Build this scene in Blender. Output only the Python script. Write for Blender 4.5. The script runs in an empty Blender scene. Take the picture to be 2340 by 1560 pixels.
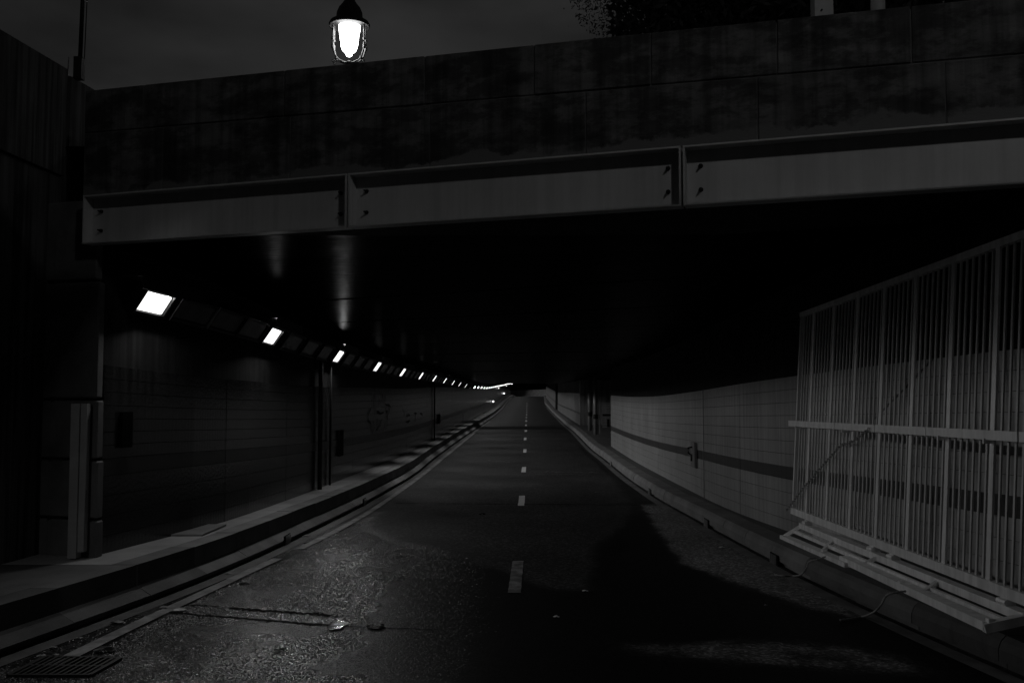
import bpy, bmesh, math, random
import numpy as np
from mathutils import Vector, Matrix
random.seed(7)
S = bpy.context.scene
# ------------------------------------------------------------------ camera
F = 2214.0; CX, CY = 1170.0, 780.0; HZ = 912.0
PITCH = math.atan((HZ - CY) / F); CH = 1.6
cam_d = bpy.data.cameras.new("camera"); cam = bpy.data.objects.new("camera", cam_d)
S.collection.objects.link(cam); S.camera = cam
cam_d.sensor_width = 36; cam_d.lens = F / 2340 * 36
cam_d.clip_start = 0.05; cam_d.clip_end = 2000
cam.location = (0, 0, CH); cam.rotation_euler = (math.pi / 2 + PITCH, 0, 0)
# ------------------------------------------------------------------ world
W = bpy.data.worlds.new("World"); S.world = W; W.use_nodes = True
nt = W.node_tree; nt.nodes.clear()
o_ = nt.nodes.new("ShaderNodeOutputWorld"); bg = nt.nodes.new("ShaderNodeBackground")
sky = nt.nodes.new("ShaderNodeTexSky"); sky.sky_type = 'NISHITA'; sky.sun_disc = False
sky.sun_elevation = math.radians(3); sky.sun_rotation = math.radians(200)
bw = nt.nodes.new("ShaderNodeRGBToBW")
tc = nt.nodes.new("ShaderNodeTexCoord"); mp = nt.nodes.new("ShaderNodeMapping")
mp.inputs['Scale'].default_value = (1, 1, 2.6)
nz = nt.nodes.new("ShaderNodeTexNoise"); nz.inputs['Scale'].default_value = 3.4
nz.inputs['Detail'].default_value = 4; nz.inputs['Roughness'].default_value = .5
mr = nt.nodes.new("ShaderNodeMapRange")
mr.inputs['From Min'].default_value = .3; mr.inputs['From Max'].default_value = .75
mr.inputs['To Min'].default_value = .03; mr.inputs['To Max'].default_value = .20
m1 = nt.nodes.new("ShaderNodeMath"); m1.operation = 'MULTIPLY_ADD'
m1.inputs[1].default_value = .01
nt.links.new(tc.outputs['Generated'], mp.inputs['Vector']); nt.links.new(mp.outputs[0], nz.inputs['Vector'])
nt.links.new(nz.outputs[0], mr.inputs['Value'])
nt.links.new(sky.outputs[0], bw.inputs[0]); nt.links.new(bw.outputs[0], m1.inputs[0]); nt.links.new(mr.outputs[0], m1.inputs[2])
nt.links.new(m1.outputs[0], bg.inputs['Color']); bg.inputs['Strength'].default_value = .135
nt.links.new(bg.outputs[0], o_.inputs['Surface'])
S.view_settings.view_transform = 'Standard'; S.view_settings.look = 'None'
S.view_settings.exposure = 0; S.view_settings.gamma = 1; S.view_settings.use_curve_mapping = False
# light levels (all lamps of the place)
TUNNEL_W = 14.0      # optic of each lit tunnel luminaire
LENS_E = 1.6         # glowing lens
GLOBE_E = 14.0        # glass globe of the street lanterns
# ------------------------------------------------------------------ helpers
def ray(u, v):
    dx = (u - CX) / F; dy = (CY - v) / F
    yy = math.cos(PITCH) - dy * math.sin(PITCH)
    return dx / yy, (math.sin(PITCH) + dy * math.cos(PITCH)) / yy
def proj(x, y, z):
    dz = z - CH
    d = y * math.cos(PITCH) + dz * math.sin(PITCH)
    h = -y * math.sin(PITCH) + dz * math.cos(PITCH)
    return CX + F * x / d, CY - F * h / d
def smooth_curve(pts, n=2400, y0=-30, y1=230, win=3.0):
    pts = sorted(pts); ys = np.linspace(y0, y1, n)
    a = np.array([p[0] for p in pts]); b = np.array([p[1] for p in pts])
    s0 = (b[1] - b[0]) / (a[1] - a[0]); s1 = (b[-1] - b[-2]) / (a[-1] - a[-2])
    v = np.interp(ys, a, b)
    v = np.where(ys < a[0], b[0] + (ys - a[0]) * s0, v); v = np.where(ys > a[-1], b[-1] + (ys - a[-1]) * s1, v)
    st = ys[1] - ys[0]; out = v.copy()
    for it in range(2):
        pad = int(win / st / 2); k = 2 * pad + 1
        vv = np.pad(out, pad, mode='edge'); out = np.convolve(vv, np.ones(k) / k, 'valid')
    return lambda y: float(np.interp(y, ys, out))
zr = smooth_curve([(-30, .15), (0, 0), (9, -.05), (16.2, -.10), (24, -.14), (31, -.07), (38.5, .03), (53, .18), (67, .33),
                   (82, .51), (96, .76), (104, .88), (140, 1.5), (175, 2.07), (186, 2.14), (196, 2.02), (230, 1.6)], win=5)
def ground(u, v, h=0.0):
    rx, rz = ray(u, v); Y = 10.0
    lo, hi = 1.0, 230.0
    # first crossing of the ray with the surface
    prev = None; y = 1.0
    while y < 230:
        d = CH + rz * y - (zr(y) + h)
        if d <= 0: break
        y *= 1.01
    lo, hi = y / 1.01, y
    for i in range(30):
        m = (lo + hi) / 2
        if CH + rz * m - (zr(m) + h) > 0: lo = m
        else: hi = m
    return rx * lo, lo, zr(lo) + h
def curve_px(pts, h, extra=(), win=2.0):
    P = []
    for (u, v) in pts:
        x, y, z = ground(u, v, h); P.append((y, x))
    return smooth_curve(P + list(extra), win=win)
def link(o):
    S.collection.objects.link(o); return o
def tag(o, label=None, cat=None, group=None, kind=None):
    if label: o['label'] = label
    if cat: o['category'] = cat
    if group: o['group'] = group
    if kind: o['kind'] = kind
    return o
def empty(name, loc, label, cat, group=None):
    o = bpy.data.objects.new(name, None); o.location = loc; o.empty_display_size = .1
    link(o); return tag(o, label, cat, group)
def obj(name, bm, mat, parent=None, smooth=False, kind=None, bevel=0):
    if bevel:
        try: bmesh.ops.bevel(bm, geom=bm.edges[:], offset=bevel, segments=1, affect='EDGES', profile=.5)
        except Exception: pass
    me = bpy.data.meshes.new(name); bm.to_mesh(me); bm.free()
    if isinstance(mat, (list, tuple)):
        for m in mat: me.materials.append(m)
    else: me.materials.append(mat)
    if smooth:
        for p in me.polygons: p.use_smooth = True
    o = bpy.data.objects.new(name, me); link(o)
    if parent is not None:
        o.parent = parent; o.matrix_parent_inverse = Matrix.Translation(-parent.location)
    if kind: o['kind'] = kind
    return o
def raw(name, verts, faces, mat, parent=None, smooth=False, kind=None):
    me = bpy.data.meshes.new(name); me.from_pydata([tuple(v) for v in verts], [], faces); me.update()
    me.materials.append(mat)
    if smooth:
        for p in me.polygons: p.use_smooth = True
    o = bpy.data.objects.new(name, me); link(o)
    if parent is not None:
        o.parent = parent; o.matrix_parent_inverse = Matrix.Translation(-parent.location)
    if kind: o['kind'] = kind
    return o
def box(bm, c, sx, sy, sz, ax=None, ay=None, az=None):
    ax = Vector(ax or (1, 0, 0)); ay = Vector(ay or (0, 1, 0)); az = Vector(az or (0, 0, 1)); c = Vector(c)
    vs = [bm.verts.new(c + ax * (i * sx / 2) + ay * (j * sy / 2) + az * (k * sz / 2)) for k in (-1, 1) for j in (-1, 1) for i in (-1, 1)]
    for f in ((0, 2, 3, 1), (4, 5, 7, 6), (0, 1, 5, 4), (2, 6, 7, 3), (0, 4, 6, 2), (1, 3, 7, 5)):
        bm.faces.new([vs[i] for i in f])
def hexa(bm, p):
    vs = [bm.verts.new(q) for q in p]   # bottom 4 (ccw), top 4
    for f in ((3, 2, 1, 0), (4, 5, 6, 7), (0, 1, 5, 4), (1, 2, 6, 5), (2, 3, 7, 6), (3, 0, 4, 7)):
        bm.faces.new([vs[i] for i in f])
def beam(bm, a, b, w, h, up=(0, 0, 1)):
    a = Vector(a); b = Vector(b); d = (b - a); L = d.length; d.normalize()
    s = d.cross(Vector(up)).normalized(); t = s.cross(d).normalized()
    box(bm, (a + b) / 2, L, w, h, d, s, t)
def tube(bm, pts, r, seg=8):
    pts = [Vector(p) for p in pts]; rings = []
    for i, p in enumerate(pts):
        d = (pts[min(i + 1, len(pts) - 1)] - pts[max(i - 1, 0)]).normalized()
        a = d.cross(Vector((0, 0, 1)))
        if a.length < 1e-3: a = d.cross(Vector((1, 0, 0)))
        a.normalize(); b = d.cross(a)
        rr = r[i] if isinstance(r, (list, tuple)) else r
        rings.append([bm.verts.new(p + a * rr * math.cos(2 * math.pi * k / seg) + b * rr * math.sin(2 * math.pi * k / seg)) for k in range(seg)])
    for i in range(len(rings) - 1):
        for k in range(seg):
            bm.faces.new([rings[i][k], rings[i][(k + 1) % seg], rings[i + 1][(k + 1) % seg], rings[i + 1][k]])
    bm.faces.new(rings[0][::-1]); bm.faces.new(rings[-1])
def lathe(bm, prof, c, seg=24, cap=True):
    rings = []
    for (r, z) in prof:
        rings.append([bm.verts.new((c[0] + r * math.cos(2 * math.pi * k / seg), c[1] + r * math.sin(2 * math.pi * k / seg), c[2] + z)) for k in range(seg)])
    for i in range(len(rings) - 1):
        for k in range(seg):
            bm.faces.new([rings[i][k], rings[i][(k + 1) % seg], rings[i + 1][(k + 1) % seg], rings[i + 1][k]])
    if cap:
        bm.faces.new(rings[0][::-1]); bm.faces.new(rings[-1])
BM = bmesh.new
# ------------------------------------------------------------------ materials
def mat(name, base=.3, rough=.6, spec=.5, metal=0, var=0, vscale=3, bump=0, bscale=40, stretch=None, streak=0, detail=6, bdist=.01, dirt=0):
    m = bpy.data.materials.new(name); m.use_nodes = True; n = m.node_tree; N = n.nodes; L = n.links
    b = N['Principled BSDF']; b.inputs['Base Color'].default_value = (base, base, base, 1)
    b.inputs['Roughness'].default_value = rough; b.inputs['Specular IOR Level'].default_value = spec; b.inputs['Metallic'].default_value = metal
    t = N.new('ShaderNodeTexCoord'); mpn = N.new('ShaderNodeMapping'); L.new(t.outputs['Object'], mpn.inputs[0])
    if stretch: mpn.inputs['Scale'].default_value = stretch
    col = None
    def vnoise(scale, lo, hi, fmin=.3, fmax=.7, vec=None, det=detail, rgh=.6):
        a = N.new('ShaderNodeTexNoise'); a.inputs['Scale'].default_value = scale; a.inputs['Detail'].default_value = det; a.inputs['Roughness'].default_value = rgh
        L.new((vec or mpn.outputs[0]), a.inputs['Vector'])
        r = N.new('ShaderNodeMapRange'); r.inputs['From Min'].default_value = fmin; r.inputs['From Max'].default_value = fmax
        r.inputs['To Min'].default_value = lo; r.inputs['To Max'].default_value = hi
        L.new(a.outputs[0], r.inputs['Value']); return r.outputs[0]
    def mul(a, bb):
        k = N.new('ShaderNodeMath'); k.operation = 'MULTIPLY'; L.new(a, k.inputs[0])
        if isinstance(bb, float): k.inputs[1].default_value = bb
        else: L.new(bb, k.inputs[1])
        return k.outputs[0]
    if var: col = vnoise(vscale, 1 - var, 1 + var * .6)
    if dirt:
        d = vnoise(vscale * .8, 1 - dirt, 1, .45, .56, det=8, rgh=.7); col = mul(col, d) if col else d
    if streak:
        m2 = N.new('ShaderNodeMapping'); m2.inputs['Scale'].default_value = (7, 9.7, .35); m2.inputs['Rotation'].default_value = (.02, .03, .7); L.new(t.outputs['Object'], m2.inputs[0])
        s = vnoise(1.6, 1 - streak, 1.1, .38, .6, vec=m2.outputs[0]); col = mul(col, s) if col else s
    if col:
        c = mul(col, float(base)); L.new(c, b.inputs['Base Color'])
    if bump:
        a = N.new('ShaderNodeTexNoise'); a.inputs['Scale'].default_value = bscale; a.inputs['Detail'].default_value = 4
        L.new(mpn.outputs[0], a.inputs['Vector'])
        bp = N.new('ShaderNodeBump'); bp.inputs['Strength'].default_value = bump; bp.inputs['Distance'].default_value = bdist
        L.new(a.outputs[0], bp.inputs['Height']); L.new(bp.outputs[0], b.inputs['Normal'])
    return m
def emit_mat(name, e, base=.8):
    m = mat(name, base, .4); b = m.node_tree.nodes['Principled BSDF']
    b.inputs['Emission Color'].default_value = (1, 1, 1, 1); b.inputs['Emission Strength'].default_value = e
    return m
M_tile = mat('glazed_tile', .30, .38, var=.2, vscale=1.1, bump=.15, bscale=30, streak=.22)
M_tileL = mat('glazed_tile_dark', .021, .2, var=.4, vscale=1.3, bump=.2, bscale=30, streak=.5)  # left wall tile, far darker in tone than the right wall
M_tilec = mat('glazed_tile_brightened', .50, .38, var=.2, vscale=1.1, streak=.25)  # paler copy paints in light reaching the wall behind the grille
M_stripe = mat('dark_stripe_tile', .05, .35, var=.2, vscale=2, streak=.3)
M_stripeL = mat('dark_stripe_tile_left', .02, .35, var=.2, vscale=2)
M_soot = mat('soot_black_wall', .022, .8, spec=.15, var=.5, vscale=2, streak=.4)
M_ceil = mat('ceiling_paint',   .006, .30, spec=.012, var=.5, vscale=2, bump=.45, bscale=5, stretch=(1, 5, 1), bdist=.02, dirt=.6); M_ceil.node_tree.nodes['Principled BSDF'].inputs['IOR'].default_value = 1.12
M_stone = mat('parapet_stone', .12, .85, spec=.2, var=.5, vscale=4.0, dirt=.55, streak=.45, bump=.3, bscale=40, detail=9, stretch=(.8, .8, 1.7))
def efflorescence(m):      # pale mineral crust creeping up from the foot of the lower course
    N = m.node_tree.nodes; L = m.node_tree.links; b = N['Principled BSDF']; src = b.inputs['Base Color'].links[0].from_socket
    t = N.new('ShaderNodeTexCoord'); s = N.new('ShaderNodeSeparateXYZ'); L.new(t.outputs['Object'], s.inputs[0])
    n1 = N.new('ShaderNodeTexNoise'); n1.inputs['Scale'].default_value = 1.7; n1.inputs['Detail'].default_value = 8; n1.inputs['Roughness'].default_value = .65; L.new(t.outputs['Object'], n1.inputs['Vector'])
    r = N.new('ShaderNodeMapRange'); r.inputs['From Min'].default_value = .38; r.inputs['From Max'].default_value = .68; r.inputs['To Min'].default_value = 3.36; r.inputs['To Max'].default_value = 3.50; L.new(n1.outputs[0], r.inputs['Value'])
    d = N.new('ShaderNodeMath'); d.operation = 'SUBTRACT'; L.new(s.outputs['Z'], d.inputs[0]); L.new(r.outputs[0], d.inputs[1])
    e = N.new('ShaderNodeMapRange'); e.inputs['From Min'].default_value = -.01; e.inputs['From Max'].default_value = .012; e.inputs['To Min'].default_value = 1; e.inputs['To Max'].default_value = 0; L.new(d.outputs[0], e.inputs['Value'])
    mx = N.new('ShaderNodeMix'); mx.data_type = 'RGBA'; L.new(e.outputs[0], mx.inputs['Factor']); L.new(src, mx.inputs[6]); mx.inputs[7].default_value = (.13, .13, .13, 1)
    L.new(mx.outputs[2], b.inputs['Base Color'])
efflorescence(M_stone)
M_joint = mat('joint_mortar', .13, var=.5, rough=.9, spec=.1, vscale=3)
M_girder = mat('girder_paint', .47, .5, spec=.4, var=.12, vscale=1.6, streak=.05)
M_conc = mat('stained_concrete', .085, .85, spec=.2, var=.5, vscale=.8, bump=.3, bscale=25, streak=.75)
M_jamb = mat('jamb_concrete', .13, .85, spec=.2, var=.4, vscale=2.2, bump=.3, bscale=30)
M_kerb = mat('kerb_concrete', .18, .75, spec=.3, var=.35, vscale=2, bump=.3, bscale=45)
M_kerbm = mat('half_shaded_kerb_concrete', .115, .75, spec=.3, var=.4, vscale=2, bump=.3, bscale=45)  # middle step of the shade painted into the near kerb
M_kerbd = mat('shaded_kerb_concrete', .07, .75, spec=.3, var=.4, vscale=2, bump=.3, bscale=45)  # darker copy, shade on the nearest kerb put into the colour
M_walk = mat('walkway_concrete', .26, .6, spec=.4, var=.4, vscale=1.6, bump=.25, bscale=40)
M_paint = mat('road_paint', .45, .6, var=.3, vscale=9)
M_paintw = mat('road_paint_worn', .22, .55, var=.6, vscale=7, dirt=.5)
M_white = mat('white_steel', .85, .35, var=.16, vscale=5, streak=.12)
M_whited = mat('white_steel_thin', .6, .5, var=.15, vscale=4)
M_post = mat('pale_post_paint', .34, .5, var=.15, vscale=3, dirt=.15)
M_iron = mat('dark_iron', .008, .55, spec=.25)
M_black = mat('grate_shade_black', .004, .9, spec=.05)
M_galv = mat('galvanised_steel', .3, .4, var=.2, vscale=4)
M_paper = mat('paper_litter', .6, .8)
M_water = mat('puddle_water', .01, .09, spec=.6, bump=.25, bscale=14)
M_leaf = mat('night_foliage', .045, .6, var=.4, vscale=2)
M_bark = mat('bark', .05, .9, spec=.1, bump=.5, bscale=20)
M_rope = mat('rope_fibre', .30, .8, var=.4, vscale=40)
M_spray = mat('spray_paint', .006, .6)
M_quay = mat('upper_street_asphalt', .05, .8, var=.3)
M_lens = emit_mat('lit_lens', LENS_E); M_unlit = mat('unlit_lens', .10, .25, var=.3, vscale=4)
M_globe = emit_mat('lit_globe', GLOBE_E); M_globeq = emit_mat('lit_globe_quay', 165.0)
M_glass = mat('lantern_glass', .9, .02); M_glass.node_tree.nodes['Principled BSDF'].inputs['Transmission Weight'].default_value = 1
M_glass.node_tree.nodes['Principled BSDF'].inputs['IOR'].default_value = 1.1
M_lamp = emit_mat('small_lamp', 3); M_lensf = emit_mat('lit_lens_far', 4)

def ribs(m, scale=60, strength=.25):      # fine vertical fluting of the glazed tiles
    N = m.node_tree.nodes; L = m.node_tree.links; b = N['Principled BSDF']
    t = N.new('ShaderNodeTexCoord'); w = N.new('ShaderNodeTexWave'); w.wave_type = 'BANDS'; w.bands_direction = 'Y'
    w.inputs['Scale'].default_value = scale; L.new(t.outputs['Object'], w.inputs['Vector'])
    bp = N.new('ShaderNodeBump'); bp.inputs['Strength'].default_value = strength; bp.inputs['Distance'].default_value = .004
    L.new(w.outputs['Fac'], bp.inputs['Height'])
    old = b.inputs['Normal'].links
    if old: L.new(old[0].from_socket, bp.inputs['Normal'])
    L.new(bp.outputs[0], b.inputs['Normal'])
ribs(M_tileL, 5, .12)
# asphalt with wetness attribute
M_road = bpy.data.materials.new('asphalt'); M_road.use_nodes = True
N = M_road.node_tree.nodes; L = M_road.node_tree.links; B = N['Principled BSDF']
def nn(t, **k):
    n = N.new(t)
    for a, b in k.items(): setattr(n, a, b)
    return n
tcr = nn('ShaderNodeTexCoord'); at = nn('ShaderNodeAttribute', attribute_name='wet'); ac = nn('ShaderNodeAttribute', attribute_name='coarse')
def noise(scale, det=4, rough=.6):
    a = nn('ShaderNodeTexNoise'); a.inputs['Scale'].default_value = scale; a.inputs['Detail'].default_value = det; a.inputs['Roughness'].default_value = rough
    L.new(tcr.outputs['Object'], a.inputs['Vector']); return a.outputs[0]
def mrange(a, f0, f1, t0, t1):
    r = nn('ShaderNodeMapRange'); L.new(a, r.inputs['Value'])
    for k, v in (('From Min', f0), ('From Max', f1), ('To Min', t0), ('To Max', t1)): r.inputs[k].default_value = v
    return r.outputs[0]
def mth(op, a, b):
    k = nn('ShaderNodeMath', operation=op)
    for i, x in enumerate((a, b)):
        if isinstance(x, (int, float)): k.inputs[i].default_value = x
        else: L.new(x, k.inputs[i])
    return k.outputs[0]
edge = mth('ADD', at.outputs['Fac'], mrange(noise(2.2, 8, .7), .3, .7, -.28, .28))
wet = mrange(edge, .22, .86, 0, 1)
big = mrange(noise(.55, 5), .3, .7, .65, 1.25)
fine = mrange(noise(160, 2), .3, .7, .7, 1.3)
dry = mth('MULTIPLY', mth('MULTIPLY', big, fine), .038)
dark = mth('SUBTRACT', 1, mth('MULTIPLY', wet, .86))
ad = nn('ShaderNodeAttribute', attribute_name='dust'); dust_light_gain = mrange(mth('ADD', ad.outputs['Fac'], mrange(noise(2.6, 8, .7), .3, .7, -.35, .35)), .4, .75, 1, 5)
base_ = mth('MULTIPLY', mth('MULTIPLY', dry, dark), dust_light_gain)
blot = mrange(noise(1.6, 3), .4, .7, 0, .16); blot = mth('MULTIPLY', blot, ac.outputs['Fac'])
L.new(mth('ADD', mth('SUBTRACT', .56, mth('MULTIPLY', ac.outputs['Fac'], .38)), blot), B.inputs['Roughness'])
vo = nn('ShaderNodeTexVoronoi', feature='F1'); vo.inputs['Scale'].default_value = 48; L.new(tcr.outputs['Object'], vo.inputs['Vector'])
sep = nn('ShaderNodeSeparateColor'); L.new(vo.outputs['Color'], sep.inputs[0])
gr_ = mth('POWER', sep.outputs[0], 3.0)
cf = ac.outputs['Fac']
# wet film on coarse aggregate: single grains catch the lamps
L.new(mth('ADD', .10, mth('MULTIPLY', cf, mth('ADD', .30, mth('MULTIPLY', gr_, .6)))), B.inputs['Specular IOR Level'])
L.new(mth('MULTIPLY', base_, mth('ADD', .55, mth('MULTIPLY', mth('ADD', .25, cf), mth('MULTIPLY', gr_, 7.0)))), B.inputs['Base Color'])
bp = nn('ShaderNodeBump'); bp.inputs['Distance'].default_value = .006
L.new(mth('ADD', vo.outputs['Distance'], mth('MULTIPLY', noise(90, 2), .6)), bp.inputs['Height'])
L.new(mth('ADD', mth('MULTIPLY', cf, .3), .2), bp.inputs['Strength'])
L.new(bp.outputs[0], B.inputs['Normal'])

# ------------------------------------------------------------------ road alignment, read off the photograph then unprojected to the ground
SL = curve_px([(0, 1502), (340, 1378), (519.5, 1307), (648, 1246), (750, 1196), (827, 1157), (940, 1092), (992, 1049), (1033, 1018.5),
               (1085, 982.5), (1127, 953.5), (1149, 934), (1161.5, 916)], 0, extra=[(175, .35), (196, 1.0)])
SR = curve_px([(2340, 1552), (2069, 1435), (1946, 1378), (1823, 1318), (1712, 1257), (1620, 1206), (1511, 1147), (1439, 1098), (1388, 1056),
               (1349, 1026.4), (1310.6, 986.8), (1291.5, 971.7), (1257, 937.5), (1245, 924)], 0, extra=[(178, 5.9), (196, 6.3)])
HL, HR = .30, .20
WL = curve_px([(222, 1262), (385, 1228), (477, 1205), (620, 1155), (726, 1116), (838, 1072), (931, 1036), (1000, 1000), (1054, 970), (1100, 946),
               (1131.5, 929)], HL, extra=[(3, -3.9), (175, -.25), (196, .1)])
WR = curve_px([(1397, 1019), (1529, 1095), (1660, 1162), (1792, 1210)], HR, extra=[(6.9, 3.45), (4.5, 3.8), (2, 4.0)])
def strip(Xs, y0, y1, step=.5, grow=1.0):
    ys = []; y = y0; s = step
    while y < y1: ys.append(y); y += s; s = min(s * grow, 6)
    ys.append(y1); V = []; Fc = []; n = len(Xs)
    for y in ys:
        for (fx, h) in Xs: V.append((fx(y), y, zr(y) + h))
    for i in range(len(ys) - 1):
        for j in range(n - 1):
            a = i * n + j; Fc.append((a, a + 1, a + n + 1, a + n))
    return V, Fc
# ---- road surface with wetness painted where the water lies
def inpoly(x, y, P):
    c = False; j = len(P) - 1
    for i in range(len(P)):
        if (P[i][1] > y) != (P[j][1] > y) and x < (P[j][0] - P[i][0]) * (y - P[i][1]) / (P[j][1] - P[i][1]) + P[i][0]: c = not c
        j = i
    return c
def gp(L_): return [ground(u, v)[:2] for (u, v) in L_]
P_near = gp([(300, 1400), (640, 1262), (760, 1203), (822, 1190), (901, 1151), (1380, 1151), (1430, 1148), (1520, 1156), (2340, 1560)]) + [(9, 3), (9, -2), (-9, -2), (-9, 6)]
P_smooth = gp([(901, 1151), (822, 1203), (850, 1214), (891, 1237), (980, 1251), (1054, 1278), (1158, 1306), (1238, 1337), (1330, 1355), (1352, 1300), (1361, 1245), (1425, 1201), (1445, 1151)])
P_dry = gp([(1462, 1150), (1515, 1150), (1712, 1257), (1946, 1385), (1990, 1420), (1850, 1390), (1700, 1340), (1560, 1290), (1500, 1210)])
P_lightstreak = gp([(1430, 1470), (1800, 1458), (2080, 1500), (2130, 1548), (1900, 1530), (1650, 1512), (1450, 1492)])  # streak of light on the asphalt, painted in as paler ground
P_edge = gp([(1290, 990), (1345, 1035), (1440, 1105), (1520, 1156), (1440, 1150), (1390, 1085), (1330, 1030)])
cols = 72
ys = list(np.arange(-2, 3, .5)) + list(np.arange(3, 18, .075)) + list(np.arange(18, 32, .25)) + list(np.arange(32, 201, 1.5))
V = []; wv = []; cv = []; dv_ = []
for y in ys:
    a = SL(y) - .10; b = SR(y) + .10
    for j in range(cols):
        x = a + (b - a) * j / (cols - 1); V.append((x, y, zr(y)))
        w = 0.0
        if inpoly(x, y, P_near): w = 1.0
        if w and inpoly(x, y, P_smooth): w = 0.0
        if inpoly(x, y, P_dry) or inpoly(x, y, P_lightstreak): w = .1
        if inpoly(x, y, P_edge): w = .8
        dv_.append(1.0 if inpoly(x, y, P_dry) else .6 if inpoly(x, y, P_lightstreak) else 0.0); wv.append(w); cv.append(1.0 if inpoly(x, y, P_near) and not inpoly(x, y, P_smooth) else 0.0); cv[-1] *= min(1, max(0, (-.15 - .03 * (y - 5) - x) / .9))
Fc = [(i * cols + j, i * cols + j + 1, (i + 1) * cols + j + 1, (i + 1) * cols + j) for i in range(len(ys) - 1) for j in range(cols - 1)]
road = raw('road', V, Fc, M_road, kind='structure')
A = np.array(wv).reshape(len(ys), cols); C = np.array(cv).reshape(len(ys), cols); DU = np.array(dv_).reshape(len(ys), cols)
for it in range(3):
    for Q in (A, C, DU):
        Q[1:-1, 1:-1] = (Q[1:-1, 1:-1] * 2 + Q[:-2, 1:-1] + Q[2:, 1:-1] + Q[1:-1, :-2] + Q[1:-1, 2:]) / 6
for nm, Q in (('wet', A), ('coarse', C), ('dust', DU)):  # dust also carries the painted streak of light
    t = road.data.attributes.new(nm, 'FLOAT', 'POINT'); t.data.foreach_set('value', Q.ravel().astype(np.float32))
# ---- coarse aggregate standing proud of the old surface (real stones, wet)
rg = random.Random(11); GV = []; GF = []
EL_PX = [(161, 1500), (308, 1425), (427, 1377), (558, 1310), (654, 1268), (723, 1239), (846, 1170), (930, 1111), (1008, 1050), (1069, 1001)]
EL = curve_px(EL_PX, 0); ELt = [EL(4 + .1 * k) for k in range(120)]; EL0 = lambda y: ELt[int((y - 4) * 10)]
def coarse_at(x, y):
    j = (x - (SL(y) - .10)) / (SR(y) - SL(y) + .20) * (cols - 1); i = 10 + (y - 3) / .075
    i = int(min(max(i, 0), len(ys) - 1)); j = int(min(max(j, 0), cols - 1)); return C[i, j]
npts = 0
SLt = [SL(4 + .1 * k) for k in range(110)]
for k in range(230000):
    y = 4.6 + 9.4 * rg.random() ** 1.15; x = SLt[int((y - 4) * 10)] + .12 + rg.random() * 2.9
    c = coarse_at(x, y)
    if rg.random() > c * (.35 + .4 * (math.sin(x * 2.9 + 1) * math.sin(y * 1.7) > -.25)): continue
    if y > 6 and x < EL0(y) + .09 and rg.random() < .9: continue
    z = zr(y); s = rg.uniform(.004, .0095) * (.8 + y * .04); h = s * rg.uniform(.2, .42); m = 5; b0 = len(GV); a0 = rg.uniform(0, 6.28)
    tx, ty = rg.gauss(0, .3) * s, rg.gauss(0, .3) * s
    for q in range(m): GV.append((x + s * math.cos(a0 + q * 6.283 / m), y + s * math.sin(a0 + q * 6.283 / m), z - .001))
    GV.append((x + tx, y + ty, z + h))
    for q in range(m): GF.append((b0 + q, b0 + (q + 1) % m, b0 + m))
M_grit = mat('wet_aggregate', .022, .33, spec=.5, var=.8, vscale=3)
raw('asphalt_aggregate', GV, GF, M_grit, kind='stuff'); bpy.data.objects['asphalt_aggregate']['label'] = 'coarse wet stones glinting in the old asphalt surface at the near left'
# ---- gutters, painted lines
V, Fc = strip([(lambda y: SL(y) + .02, .004), (lambda y: SL(y) + .16, .004)], -1, 60, .5)
raw('left_gutter', V, Fc, mat('wet_gutter', .06, .5, var=.6, vscale=5, bump=.4, bscale=60), kind='structure')
V, Fc = strip([(lambda y: SR(y) - .15, .004), (lambda y: SR(y) - .02, .004)], -1, 100, .5)
raw('right_gutter', V, Fc, mat('gutter_concrete', .16, .6, var=.5, vscale=4, bump=.3, bscale=60), kind='structure')
V, Fc = strip([(lambda y: EL(y) - .055, .0085), (lambda y: EL(y) + .055, .0085)], 6.05, 10.2, .2)
raw('left_edge_line', V, Fc, M_paintw, kind='structure')
V, Fc = strip([(lambda y: EL(y) - .05, .0085), (lambda y: EL(y) + .05, .0085)], 10.9, 44, .5)
raw('left_edge_line_far', V, Fc, M_paintw, kind='structure')
V, Fc = strip([(lambda y: SR(y) - .30, .0085), (lambda y: SR(y) - .20, .0085)], 11.5, 24, .5)
# centre dashes
dashes = [(1180, 1355, 1282), (1192, 1155.5, 1132.5), (1197, 1079, 1067), (1199.5, 1034, 1026), (1200.5, 1005, 999.6), (1201.5, 986.6, 982.6),
          (1202, 973, 970), (1202.5, 962.8, 960.3), (1203, 954.7, 952.8), (1203.3, 948, 946.4), (1203.5, 942, 940.8), (1203.7, 937, 935.8),
          (1203.9, 932, 931), (1204, 928, 927), (1204, 924.3, 923.4), (1204, 921, 920.2)]
for k, (u, v0, v1) in enumerate(dashes):
    ua = u + (-1) * (v0 - v1) * .06; ub = u + (v0 - v1) * .06
    x0, y0, _ = ground(ua, v0); x1, y1, _ = ground(ub, v1)
    n = 6; Vv = []; Ff = []; wdt = .052 if k else .056
    if k == 0: wdt = .056
    rows = 12
    for i in range(rows + 1):
        t = i / rows; y = y0 + (y1 - y0) * t; x = x0 + (x1 - x0) * t
        e = .004 * random.uniform(-1, 1)
        Vv += [(x - wdt + e, y, zr(y) + .006), (x + wdt + e, y, zr(y) + .006)]
    for i in range(rows): Ff.append((2 * i, 2 * i + 1, 2 * i + 3, 2 * i + 2))
    raw('centre_line_dash', Vv, Ff, M_paint if k else M_paintw, kind='structure')
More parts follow.
